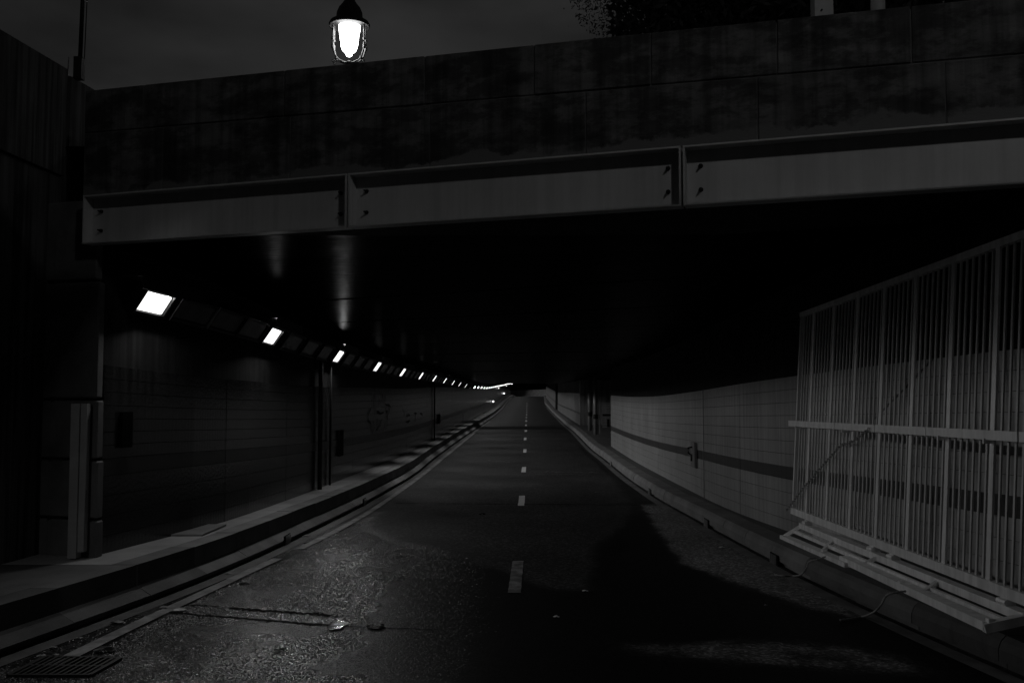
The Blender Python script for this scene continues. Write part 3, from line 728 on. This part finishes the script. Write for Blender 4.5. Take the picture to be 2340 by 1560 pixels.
# pale post in front
wp = empty('gate_post', (-3.9, 8.3, .25), 'pale painted channel post standing before the left portal pillar', 'post')
for (ua, ub, va, vb, off, nm) in [(153.5, 173, 922, 1276, .02, 'flange'), (173, 187, 922, 1262, .0, 'channel')]:
    yb_ = 8.22; bm = BM()
    def pp(u, v, y): rx, rz = ray(u, v); return Vector((rx * y, y, CH + rz * y))
    b0 = pp(ua, va, yb_); b1 = pp(ub, va, yb_); c0 = pp(ua, vb, yb_); c1 = pp(ub, vb, yb_)
    lean = .03
    xa, xb2 = c0.x, c1.x; xat, xbt = b0.x, b1.x
    xa = pp(ua, vb, yb_).x; xat = pp(ua + 9, va, yb_).x; xb2 = pp(ub, vb, yb_).x; xbt = pp(ub + 9, va, yb_).x
    dd = .0 if nm == 'flange' else .03
    hexa(bm, [(xa, yb_ + dd, c0.z), (xb2, yb_ + dd, c0.z), (xb2, yb_ + .1, c0.z), (xa, yb_ + .1, c0.z), (xat, yb_ + dd, b0.z), (xbt, yb_ + dd, b0.z), (xbt, yb_ + .1, b0.z), (xat, yb_ + .1, b0.z)])
    obj(nm, bm, M_post, wp)
# ------------------------------------------------------------------ things on the upper street
# slim pole with box base on the left wall
pe = empty('slim_pole', (-3.98, 8.8, 4.5), 'thin black pole with a boxy foot on the left wall top', 'pole')
def at_y(u, v, y): rx, rz = ray(u, v); return Vector((rx * y, y, CH + rz * y))
bm = BM(); a = at_y(180, 182, 8.9); b = at_y(181.5, 132, 8.9); beam(bm, a, b, .075, .075); obj('foot_box', bm, M_iron, pe)
a = at_y(183, 135, 8.9); b = at_y(190, -40, 8.9); b = Vector((a.x + .025, 8.9, 6.2)); bm = BM(); tube(bm, [a, b], .019, 10); obj('shaft', bm, M_iron, pe, True)
bm = BM(); tube(bm, [a + Vector((.045, -.01, 0)), b + Vector((.045, -.01, 0))], .005, 8); obj('side_tube', bm, mat('clear_tube', .03, .12, spec=.8), pe, True)
bm = BM(); tube(bm, [at_y(154.5, 174, 8.6), at_y(157, 132, 8.6)], .004, 6); obj('thin_rod', bm, M_iron, pe)
# square and round posts at top right
for nm, u0, u1, vb, m, lb in [('square_post', 1857, 1899, 26, M_galv, 'square grey post rising behind the parapet at the top right'), ('round_post', 1990, 2022, 15, mat('round_post_paint', .4, .35), 'round pale post behind the parapet right of the square post')]:
    yq = 8.2; c0 = at_y((u0 + u1) / 2, vb, yq); wd = (at_y(u1, vb, yq) - at_y(u0, vb, yq)).x
    bm = BM()
    if nm[0] == 's': box(bm, (c0.x, yq, 5.4), wd, .12, 3.4)
    else: tube(bm, [(c0.x, yq, 3.7), (c0.x, yq, 7.1)], wd / 2, 20)
    e = empty(nm, (c0.x, yq, 3.7), lb, 'post'); obj('shaft', bm, m, e, nm[0] == 'r')
    if nm[0] == 's':
        c = at_y(1877, 24, yq - .062); bm = BM(); tube(bm, [c, c + Vector((0, -.012, 0))], .009, 10); obj('bolt', bm, M_iron, e)
# lanterns
def lantern(loc, label, mg=None):
    e = empty('street_lantern', loc, label, 'lantern', 'hanging street lanterns'); x, y, z = loc
    s = 1.0
    bm = BM(); lathe(bm, [(.06, .62), (.062, .47), (.07, .45), (.062, .43), (.065, .37), (.09, .33), (.13, .28), (.155, .22), (.165, .13), (.175, .12), (.235, .10), (.25, .07), (.245, .04), (.235, .05), (.17, .075), (.05, .08)], loc, 28)
    obj('hood', bm, M_iron, e, True)
    bm = BM(); lathe(bm, [(.132, .05), (.128, .0), (.116, -.06), (.108, -.14), (.100, -.20), (.082, -.25), (.045, -.285), (.03, -.32), (.005, -.325)], loc, 24)
    obj('globe', bm, mg or M_globe, e, True)
    for ang in (-16, 12, 168, 196):
        a = math.radians(ang); cx_, sy_ = math.cos(a), math.sin(a)
        pr = [(.195, .06), (.197, -.03), (.2, -.10), (.198, -.18), (.195, -.24), (.17, -.32), (.13, -.375), (.07, -.40), (.02, -.405)]
        bm = BM(); tube(bm, [(x + cx_ * r_, y + sy_ * r_, z + h_) for r_, h_ in pr], [.011, .012, .014, .016, .011, .010, .010, .012, .012], 8)
        for (r_, h_, q) in ((.2, -.12, .02), (.2, -.2, .019), (.2, -.225, .02), (.16, -.36, .016)): bmesh.ops.create_uvsphere(bm, u_segments=8, v_segments=6, radius=q, matrix=Matrix.Translation((x + cx_ * r_, y + sy_ * r_, z + h_)))
        tube(bm, [(x + cx_ * (r_), y + sy_ * r_, z + h_) for r_, h_ in [(.17, -.38), (.19, -.41), (.205, -.40), (.2, -.385)]], .008, 6)
        obj('cage_rib', bm, M_castiron, e, True)
    bm = BM(); lathe(bm, [(.012, -.375), (.03, -.385), (.04, -.405), (.03, -.43), (.005, -.435)], loc, 14); obj('finial', bm, M_iron, e, True)
    return e
M_castiron = mat('cast_iron', .09, .4, spec=.5)
Yl = 11.6; c = at_y(798.5, 70, Yl)
lantern((c.x, Yl, c.z + .0), 'glowing glass lantern hanging above the parapet')
lantern((2.95, -.8, 8.3), 'second glowing street lantern on the quay behind the viewer', M_globeq)
for (x0, y0, zl) in ((c.x, Yl, c.z), (2.95, -.8, 8.3)):
    e = empty('lamp_mast', (x0 + 7.5, y0, 3.8), 'tall mast whose long arm carries the lantern over the road' if y0 > 0 else 'tall mast whose arm carries the lantern behind the viewer', 'mast', 'masts carrying the lanterns')
    bm = BM(); tube(bm, [(x0 + 7.5, y0, 3.7), (x0 + 7.5, y0, zl + 2.6)], [.11, .07], 14); obj('mast', bm, M_iron, e, True)
    bm = BM(); tube(bm, [(x0 + 7.5, y0, zl + 2.4), (x0 + 5, y0, zl + 2.9), (x0 + 2, y0, zl + 2.7), (x0 + .3, y0, zl + 1.9), (x0, y0, zl + 1.3), (x0, y0, zl + .6)], .045, 10); obj('arm', bm, M_iron, e, True)
# tree beyond the parapet
te = empty('tree', (6.4, 21, 4.1), 'dark leafy tree silhouette behind the parapet at the top right', 'tree')
bm = BM(); tube(bm, [(6.4, 21, 4), (6.3, 21, 7), (6.5, 21.1, 9.5), (6.2, 21, 12)], [.28, .22, .18, .1], 10); obj('trunk', bm, M_bark, te, True)
rng = random.Random(3)
tips = []
for k in range(26):
    a = rng.uniform(0, 6.28); rr = rng.uniform(1.5, 5.2); h = rng.uniform(9.2, 13.5)
    p0 = Vector((6.3, 21, rng.uniform(7, 10))); p1 = Vector((6.3 + rr * math.cos(a), 21 + rr * .7 * math.sin(a), h))
    mid = (p0 + p1) / 2 + Vector((0, 0, .5)); bm = BM(); tube(bm, [p0, mid, p1], [.07, .045, .015], 6); obj('branch', bm, M_bark, te)
    tips += [p1, mid, (mid + p1) / 2]
Vv = []; Ff = []
def leaf(p, s):
    d = Vector((rng.gauss(0, 1), rng.gauss(0, 1), rng.gauss(0, 1))).normalized(); e_ = d.cross(Vector((rng.gauss(0, 1), rng.gauss(0, 1), rng.gauss(0, 1)))).normalized()
    k = len(Vv); Vv.extend([p - d * s, p + e_ * s * .35, p + d * s, p - e_ * s * .35]); Ff.append((k, k + 1, k + 2, k + 3))
for k in range(80000):
    if k % 2 == 0: c_ = rng.choice(tips); p = c_ + Vector((rng.gauss(0, .5), rng.gauss(0, .5), rng.gauss(0, .45)))
    else:
        a = rng.uniform(0, 6.28); q = rng.uniform(0, 1) ** .5; p = Vector((6.3 + 5.1 * q * math.cos(a), 21 + 3.0 * q * math.sin(a), 11.0 + 2.9 * rng.uniform(-1, 1) * math.sqrt(max(0, 1 - q * q))))
        if q < .82: leaf(p, rng.uniform(.08, .17)); continue
    leaf(p, rng.uniform(.02, .055))
raw('crown', Vv, Ff, M_leaf, te)
# ------------------------------------------------------------------ steel grille leaning by the right wall
XB, XT, Z0, Z1 = 2.71, 2.83, .49, 2.45
def gx(z): return XB + (XT - XB) * (z - Z0) / (Z1 - Z0)
yF, yN = 9.48, 3.9
def gz0(y): a = (CH + ray(1803, 1166)[1] * 9.48); b = CH + ray(2340, 1376)[1] * 5.13; return a + (b - a) * (y - 9.48) / (5.13 - 9.48)
def gz1(y): a = (CH + ray(1822, 722)[1] * 9.6); b = CH + ray(2340, 537)[1] * 5.36; return a + (b - a) * (y - 9.6) / (5.36 - 9.6)
def gzm(y): a = (CH + ray(1805, 967)[1] * 9.5); b = CH + ray(2340, 998)[1] * 5.2; return a + (b - a) * (y - 9.5) / (5.2 - 9.5)
print('grille', gz0(9), gz0(5.5), gz1(9), gz1(5.5), gzm(9), gzm(5.5))
gr = empty('steel_grille', (XB, 7, .4), 'tall white steel grille of vertical bars leaning on the right wall', 'grille')
def vbar(y, wdt, dep, nm, z0f=gz0, z1f=gz1, parent=None, dx=0, mm=None):
    za, zc = z0f(y), z1f(y); bm = BM(); a = Vector((gx(za) + dx, y, za)); b = Vector((gx(zc) + dx, y, zc))
    hexa(bm, [(a.x, y - wdt / 2, a.z), (a.x + dep, y - wdt / 2, a.z), (a.x + dep, y + wdt / 2, a.z), (a.x, y + wdt / 2, a.z),
              (b.x, y - wdt / 2, b.z), (b.x + dep, y - wdt / 2, b.z), (b.x + dep, y + wdt / 2, b.z), (b.x, y + wdt / 2, b.z)])
    obj(nm, bm, mm or M_white, parent or gr)
wide = [9.05 - .573 * k for k in range(9)]
vbar(9.46, .03, .03, 'end_bar')
for i, y in enumerate(wide): vbar(y, .05, .014, 'wide_bar', dx=.004)
tops = [9.46 - .0] + wide
for a, b in zip([9.05 + .573] + wide, wide):
    for k in range(1, 7):
        y = a + (b - a) * k / 7
        if y < 9.40: vbar(y, .020, .010, 'thin_bar', dx=.014, mm=M_whited)
def rail(nm, zf, h, dep, dx, y0=yF + .02, y1=yN, n=1, mm=None):
    bm = BM(); a = Vector((gx(zf(y0)) + dx, y0, zf(y0))); b = Vector((gx(zf(y1)) + dx, y1, zf(y1)))
    hexa(bm, [(a.x, a.y, a.z - h / 2), (b.x, b.y, b.z - h / 2), (b.x + dep, b.y, b.z - h / 2), (a.x + dep, a.y, a.z - h / 2),
              (a.x, a.y, a.z + h / 2), (b.x, b.y, b.z + h / 2), (b.x + dep, b.y, b.z + h / 2), (a.x + dep, a.y, a.z + h / 2)])
    obj(nm, bm, mm or M_white, gr)
rail('bottom_rail', gz0, .062, .05, -.006); rail('top_rail', gz1, .045, .045, 0)
for (a, b) in ((9.56, 8.2), (8.19, 7.3), (7.29, 6.4), (6.39, 5.24), (5.22, 3.9)): rail('middle_rail', gzm, .055, .03, -.045, a, b)
for y in (9.3, 8.0, 6.2, 5.6):
    z = gzm(y); bm = BM(); box(bm, (gx(z) - .03, y, z - .035), .05, .02, .03); obj('clip', bm, M_white, gr)
# ------------------------------------------------------------------ flap frame lying at the foot of the grille
fr = empty('hinged_frame', (2.6, 7, .3), 'long narrow white steel frame lying on the kerb below the grille', 'frame')
oa = at_y(1792, 1226, 9.35); ob = at_y(2264, 1430, 5.36)
ia = at_y(1834, 1200, 9.20); ib = at_y(2352, 1411, 5.34); 
print('frame', oa, ob, ia, ib)
def fb(a, b, w, h, nm, up=(0, 0, 1)): bm = BM(); beam(bm, a, b, w, h, up); obj(nm, bm, M_white, fr)
def lerp(a, b, t): return a + (b - a) * t
mid_t = .42
fb(oa, lerp(oa, ob, .45), .085, .035, 'outer_channel'); o2 = Vector((.035, 0, .0)); fb(lerp(oa, ob, .40) + Vector((.03, 0, .02)), ob, .085, .05, 'outer_channel')
fb(ia, ib, .07, .05, 'inner_channel')
ma, mb = lerp(oa, ia, .52), lerp(ob, ib, .45); fb(ma, mb, .028, .03, 'middle_bar')
fb(oa + Vector((0, .0, .0)), ia, .035, .035, 'cross_bar'); fb(ob + (ob - ib).normalized() * .04, ib, .06, .05, 'cross_bar')
for (p, q) in (((1878, 1254), (1911, 1231.5)), ((1960, 1291.5), (2012, 1272)), ((2104.6, 1349), (2149.5, 1332.6))):
    def on(a, b, u):
        lo, hi = 0, 1
        for i in range(30):
            m = (lo + hi) / 2; c_ = lerp(a, b, m)
            if proj(c_.x, c_.y, c_.z)[0] < u: lo = m
            else: hi = m
        return lerp(a, b, lo)
    fb(on(oa, ob, p[0]) + Vector((0, 0, .01)), on(ia, ib, q[0]) + Vector((0, 0, .01)), .025, .028, 'cross_bar')
for u in (1845, 1996, 2042, 2300):
    c_ = on(ia, ib, u); bm = BM(); box(bm, c_ + Vector((.01, 0, .045)), .05, .08, .045); tube(bm, [c_ + Vector((-.02, -.05, .04)), c_ + Vector((-.02, .05, .04))], .018, 8); obj('hinge', bm, M_white, fr)
for u in (1884, 1945, 2060, 2270):
    c_ = on(oa, ob, u); bm = BM(); box(bm, c_ + Vector((.0, 0, .032)), .035, .04, .02); obj('latch_tab', bm, M_white, fr)
# chain across the grille
def chain(pts, name, label, rad=.012, m=M_rope, cat='chain', twist=True):
    P = []
    for a, b in zip(pts, pts[1:]):
        n = max(1, int((b - a).length / .03))
        for i in range(n): P.append(a + (b - a) * i / n)
    bm = BM()
    for i in range(len(P) - 1):
        a, b = P[i], P[i + 1]; d = (b - a).normalized(); s = d.cross(Vector((0, 0, 1)))
        if s.length < .01: s = Vector((1, 0, 0))
        s.normalize(); t = s.cross(d); w = (s if i % 2 else t) * rad
        lp = [a - d * .006, a + (b - a) * .5 + w, b + d * .006, a + (b - a) * .5 - w, a - d * .006]
        tube(bm, lp, rad * .32, 5)
    o = obj(name, bm, m); tag(o, label, cat); return o
def gpt(u, v, dx):      # point on a plane just in front of the grille
    rx, rz = ray(u, v); y = 5.0
    for i in range(40):
        z = CH + rz * y; y = (gx(z) + dx) / rx
    return Vector((rx * y, y, CH + rz * y))
chain([gpt(1797, 1166, -.03), gpt(1835, 1115, -.02), gpt(1890, 1052, -.02), gpt(1920, 1018, -.03), gpt(1945, 1010, -.05), gpt(1968, 995, -.06), gpt(1990, 975, -.06)], 'chain', 'steel chain slung diagonally across the lower left of the grille', .013, M_galv)
chain([gpt(1995, 960, .05), gpt(2075, 880, .05), gpt(2150, 800, .05), gpt(2230, 720, .05)], 'chain', 'taut thin chain running up behind the upper grille bars', .008, M_iron)
# ropes hanging over the kerb
def rope(pts, label):
    bm = BM(); P = [Vector(p) for p in pts]; Q = []
    for i in range(len(P) - 1):
        p0 = P[max(i - 1, 0)]; p1 = P[i]; p2 = P[i + 1]; p3 = P[min(i + 2, len(P) - 1)]
        for k in range(10):
            t = k / 10; Q.append(.5 * ((2 * p1) + (p2 - p0) * t + (2 * p0 - 5 * p1 + 4 * p2 - p3) * t * t + (3 * p1 - p0 - 3 * p2 + p3) * t ** 3))
    Q.append(P[-1]); tube(bm, Q, [.007 + .002 * math.sin(i * 2.1) for i in range(len(Q))], 7); tag(obj('rope', bm, M_rope, smooth=True), label, 'rope')
rope([at_y(1890, 1270, 8.0) + Vector((0, 0, 0)), at_y(1866, 1278, 8.0), at_y(1848, 1284, 8.05), at_y(1843, 1297, 8.05), at_y(1832, 1311, 8.0), (ground(1818, 1315, .02)), (ground(1790, 1315, .015)), ground(1770, 1312, .012)], 'farther rope hanging from the white frame over the kerb')
rope([at_y(2070, 1350, 6.35), at_y(2040, 1354, 6.35), at_y(2024, 1362, 6.4), at_y(2014, 1380, 6.4), at_y(1998, 1397, 6.45), ground(1975, 1407, .02), ground(1950, 1412, .014), ground(1920, 1416, .012)], 'nearer rope hanging from the white frame onto the road')
# ------------------------------------------------------------------ wall fittings
def wplate(f, u0, u1, v0, v1, side, name, label, m, cat, th=.04, parts=None):
    y, z0 = wall_z(f, (u0 + u1) / 2, v1); _, z1 = wall_z(f, (u0 + u1) / 2, v0); ya = wall_z(f, u0, v0)[0]; yb = wall_z(f, u1, v0)[0]
    e = empty(name, (f(y), y, z0), label, cat); bm = BM(); x = f(y) - side * (.022 + th / 2)
    dv = Vector((f(y + .3) - f(y - .3), .6, 0)).normalized(); nv = Vector((dv.y, -dv.x, 0))
    box(bm, (x, y, (z0 + z1) / 2), abs(yb - ya), th, z1 - z0, dv, nv, (0, 0, 1)); obj('plate', bm, m, e)
    return e, Vector((x, y, (z0 + z1) / 2)), dv
M_plate = mat('grey_plate', .16, .5)
e, c_, dv = wplate(WR, 1587, 1596, 1010, 1067, 1, 'wall_bracket', 'narrow upright grey plate with a hook on the right tiled wall', M_plate, 'bracket')
bm = BM(); tube(bm, [c_ + Vector((-.03, 0, .12)), c_ + Vector((-.09, -.02, .11)), c_ + Vector((-.09, -.02, .03)), c_ + Vector((-.04, -.01, 0)), c_ + Vector((-.04, -.01, -.1))], .014, 8); obj('hook', bm, M_iron, e)
wplate(WL, 266, 290, 941, 1022, -1, 'wall_recess_box', 'tall black box on the left wall nearest the portal', M_black, 'box', .03)
wplate(WL, 769, 778, 982, 1041, -1, 'wall_recess_box', 'narrow black box on the left wall past the vertical pipes', M_black, 'box', .03)
wplate(WL, 998, 1003, 946, 968, -1, 'wall_recess_box', 'small far black box on the left wall', M_black, 'box', .03)
def pipe(f, u, side, label, r_, vv=1000, h=HL, top=None, mm=M_iron):
    y, z = wall_z(f, u, vv); x = f(y) - side * (.03 + r_); bm = BM(); tube(bm, [(x, y, zr(y) + h), (x, y, CZ(y) if top is None else zr(y) + top(y))], r_, 8)
    tag(obj('wall_pipe', bm, mm, smooth=True), label, 'pipe')
pipe(WL, 722, -1, 'thick black pipe running down the left tiled wall', .035)
pipe(WL, 748, -1, 'thin dark pipe just past the thick one on the left wall', .018)
pipe(WL, 989, -1, 'distant thin pipe on the left wall among the graffiti', .025, 920)
pipe(WR, 1613, 1, 'thin vertical joint strip on the right tiled wall', .006, 1000, HR, tR, M_plate)
# graffiti strokes on the left wall
ge = empty('graffiti', (WL(20), 20, 1.3), 'black spray paint scrawl dripping down the left tiled wall', 'graffiti')
def stroke(px, w=.014):
    P = []
    for u, v in px:
        y, z = wall_z(WL, u, v); P.append((y, z))
    Vv = []; Ff = []
    for i, (y, z) in enumerate(P):
        a = P[max(i - 1, 0)]; b = P[min(i + 1, len(P) - 1)]; dy_, dz_ = b[0] - a[0], b[1] - a[1]; l = math.hypot(dy_, dz_) + 1e-6
        ny, nz_ = -dz_ / l * w, dy_ / l * w
        Vv += [(WL(y + ny) + .0245, y + ny, z + nz_), (WL(y - ny) + .0245, y - ny, z - nz_)]
    for i in range(len(P) - 1): Ff.append((2 * i, 2 * i + 1, 2 * i + 3, 2 * i + 2))
    raw('spray_stroke', Vv, Ff, M_spray, ge)
g_ = lambda L_: [(820 + a / 7.8, 860 + b / 7.8) for a, b in L_]
for s_ in ([(190, 570), (160, 640), (140, 700), (150, 780), (190, 830), (210, 1000)], [(270, 330), (270, 500), (275, 660)], [(300, 740), (320, 840), (300, 980)], [(380, 780), (360, 880), (310, 960)],
           [(470, 500), (530, 510), (545, 530), (520, 620), (480, 740)], [(240, 800), (255, 900), (235, 1000)], [(440, 800), (440, 900), (410, 970)], [(455, 330), (460, 450)], [(350, 400), (360, 510)],
           [(320, 620), (370, 660), (420, 640)], [(480, 540), (470, 600), (500, 640), (490, 760), (480, 970)], [(230, 360), (235, 480), (240, 540)], [(400, 320), (405, 420), (390, 470)],
           [(860, 670), (840, 720), (835, 790), (860, 820), (890, 780), (890, 700), (865, 670)], [(780, 570), (790, 640), (800, 700)], [(980, 650), (1015, 655), (990, 690)], [(990, 690), (995, 820)],
           [(1200, 450), (1205, 540)], [(1195, 640), (1200, 700)], [(1085, 650), (1120, 680), (1115, 740)], [(1400, 660), (1400, 860)]): stroke(g_(s_), .022)
# ------------------------------------------------------------------ recess columns and gate
for (u, vb, lb, rr) in ((1348, 983.5, 'farther round white column at the recess on the right', .085), (1361, 993, 'nearer round white column at the recess on the right', .08)):
    x, y, z = ground(u, vb, HR); e = empty('column', (x, y, z), lb, 'column', 'columns at the gated recess')
    bm = BM(); tube(bm, [(x, y, z), (x, y, CZ(y))], rr, 16); obj('shaft', bm, M_tileF, e, True)
    bm = BM(); tube(bm, [(x, y, z + .62), (x, y, z + .80)], rr + .02, 16); obj('collar', bm, M_iron, e)
x0, y0, z0 = ground(1370, 993, HR); gt = empty('recess_gate', (x0, y0, z0), 'mesh gate closing the dark recess on the right', 'gate')
zt0 = at_y(1380, 915, y0).z; x1 = at_y(1402, 950, y0).x
def gb(a, b, w=.02, nm='gate_bar', m=M_galv, d=.02): bm = BM(); beam(bm, a, b, w, d, (0, 1, 0) if abs((Vector(b) - Vector(a)).z) > .1 else (0, 0, 1)); obj(nm, bm, m, gt)
gb((x0, y0, z0), (x0, y0, zt0), .05, 'gate_post'); 
xa = at_y(1375.5, 950, y0).x
for v in (920, 925, 931, 938, 944, 951, 956, 962, 969, 975): z = at_y(1380, v, y0).z; gb((xa, y0, z), (x1, y0, z), .012)
for u in range(1376, 1402, 3): xx = at_y(u, 950, y0).x; gb((xx, y0 + .02, at_y(u, 977, y0).z), (xx, y0 + .02, at_y(u, 920, y0).z), .012)
bm = BM(); box(bm, ((xa + x1) / 2 + .02, y0 - .02, at_y(1385, 948, y0).z), x1 - xa, .02, .08); obj('lock_plate', bm, M_iron, gt)
bm = BM(); box(bm, (at_y(1390, 965, y0).x, y0 - .02, at_y(1385, 966, y0).z), .09, .02, .3); obj('lower_plate', bm, M_iron, gt)
# ------------------------------------------------------------------ drains and litter
def grate_box(p, side, label, k=4, w=.16):
    x, y, z = p; f = SL if side < 0 else SR
    e = empty('kerb_drain', (x, y, z), label, 'drain', 'slotted drains in the kerb foot')
    bm = BM(); box(bm, (f(y) + side * -.004, y, zr(y) + .055), .012, w * 1.3, .1); obj('drain_box', bm, M_black, e)
    for i in range(k):
        yy = y - w / 2 + w * (i + .5) / k; bm = BM(); box(bm, (f(yy) - side * .016, yy, zr(yy) + .05), .02, .012, .1); obj('drain_fin', bm, M_galv, e)
for (u, v, sd, lb) in ((1397, 1061, 1, 'farthest kerb drain on the right'), (1486, 1127, 1, 'third nearest kerb drain on the right'), (1616, 1203, 1, 'second nearest kerb drain on the right'),
                   (1771, 1296, 1, 'nearest kerb drain on the right, below the rope'), (655, 1240, -1, 'nearer slotted drain at the left kerb foot'), (832, 1152, -1, 'farther slotted drain at the left kerb foot')):
    f = SL if sd < 0 else SR; rx, rz = ray(u, v); y = wall_z(f, u, v)[0]; grate_box((f(y), y, zr(y)), sd, lb, w=.22)
# gutter grate
ge2 = empty('gutter_grate', (-2.75, 5.8, 0), 'cast iron gully grate in the wet gutter at the lower left', 'grate')
G = [ground(u, v) for (u, v) in ((105, 1503), (274, 1507), (205, 1546), (20, 1546))]
def bil(s, t): a = Vector(G[3]).lerp(Vector(G[2]), s); b = Vector(G[0]).lerp(Vector(G[1]), s); p = a.lerp(b, t); return p
raw('grate_shade_plate', [tuple(bil(s, t) + Vector((0, 0, .005))) for s, t in ((0, 0), (1, 0), (1, 1), (0, 1))], [(0, 1, 2, 3)], M_black, ge2)  # flat black plate paints in the darkness under the bars
def gbar(a, b, w, h=.014):
    bm = BM(); beam(bm, a + Vector((0, 0, .010)), b + Vector((0, 0, .010)), w, h); obj('grate_bar', bm, M_iron, ge2)
for i in range(13): gbar(bil(i / 12, 0), bil(i / 12, 1), .018 if 0 < i < 12 else .03)
for t in (0, .5, 1): gbar(bil(0, t) + Vector((0, 0, .001)), bil(1, t) + Vector((0, 0, .001)), .022, .012)
def paper(u, v, sz, lb, h=0.0, m=None, name='scrap', flat=.35):
    x, y, z = ground(u, v, h); bm = BM(); n = 5; g = []
    for i in range(n):
        for j in range(n):
            g.append(bm.verts.new((x + sz * (i / (n - 1) - .5) + random.uniform(-.1, .1) * sz, y + sz * .7 * (j / (n - 1) - .5) + random.uniform(-.1, .1) * sz, z + .008 + sz * flat * random.random() * (1 - abs(i - 2) / 3))))
    for i in range(n - 1):
        for j in range(n - 1): bm.faces.new([g[i * n + j], g[(i + 1) * n + j], g[(i + 1) * n + j + 1], g[i * n + j + 1]])
    tag(obj(name, bm, m or M_paper), lb, 'scrap')
M_dull = mat('dull_litter', .22, .7)
for (u, v, sz, m, lb) in [(522, 1312, .07, M_dull, 'dry leaf scrap beside the left gutter, farther of two'), (560, 1333, .09, M_dull, 'curled leaf on wet asphalt beside the edge line'),
        (410, 1396, .08, M_paper, 'flat pale scrap lying on the road cut near the left gutter'), (374, 1390, .07, M_dull, 'small crumpled rubbish at the left end of the road cut'),
        (268, 1424, .09, M_dull, 'crumpled paper in the left gutter above the edge line'), (180, 1460, .04, M_dull, 'tiny pale chip in the left gutter'), (122, 1481, .05, M_dull, 'thin pale strip in the left gutter above the grate'),
        (94, 1501, .05, M_dull, 'round scrap in the gutter just left of the grate'), (128, 1498, .04, M_dull, 'curled scrap touching the grate'),
        (1338, 1352, .05, M_paper, 'white crumpled scrap in the middle of the road right of the near dash'), (1272, 1411, .05, M_paper, 'thin white flake on black wet asphalt at the bottom centre'),
        (1650, 1252, .06, M_paper, 'flat pale scrap on the right lane near the kerb'), (1364, 1125, .06, M_dull, 'small scrap on the right lane beyond the joint'), (1750, 1384, .025, M_paper, 'tiny white dot on the dark right lane'),
        (1102, 1176, .10, M_iron, 'flattened dark rag on the left lane'), (968, 1079, .09, M_dull, 'pale lump beside the left edge line'), (700, 1226, .08, M_dull, 'rubbish at the gutter by the left slotted drain'),
        (240, 1488, .12, M_iron, 'dark twig on wet asphalt above the grate'), (640, 1487, .07, M_iron, 'dark scrap on the glittering wet asphalt')]:
    paper(u, v, sz, lb, m=m, flat=.25)
paper(400, 1196, .12, 'pale scrap on the left walkway against the wall', HL, M_dull)
x, y, z = ground(430, 1213, HL); bm = BM(); box(bm, (x, y, z + .012), .55, .8, .02); tag(obj('utility_cover', bm, M_kerb), 'square pale cover plate on the left walkway', 'cover')
# puddles in the cut
def puddle(u, v, a, b, lb):
    x, y, z = ground(u, v); n = 14; Vv = [(x, y, z + .011)] + [(x + a * math.cos(k * 6.283 / n) * random.uniform(.7, 1.1), y + b * math.sin(k * 6.283 / n) * random.uniform(.7, 1.1), 0) for k in range(n)]; Vv = [(p[0], p[1], z + .011 - .012 * (p[1] - y)) for p in Vv]
    o = raw('puddle', Vv, [(0, 1 + k, 1 + (k + 1) % n) for k in range(n)], M_water); tag(o, lb, 'puddle')
puddle(772, 1430, .07, .16, 'glinting water in the road cut at its right end'); puddle(764, 1408, .025, .03, 'small bright drop of water above the road cut')
puddle(858, 1432, .08, .10, 'faint pool of water right of the glinting one')
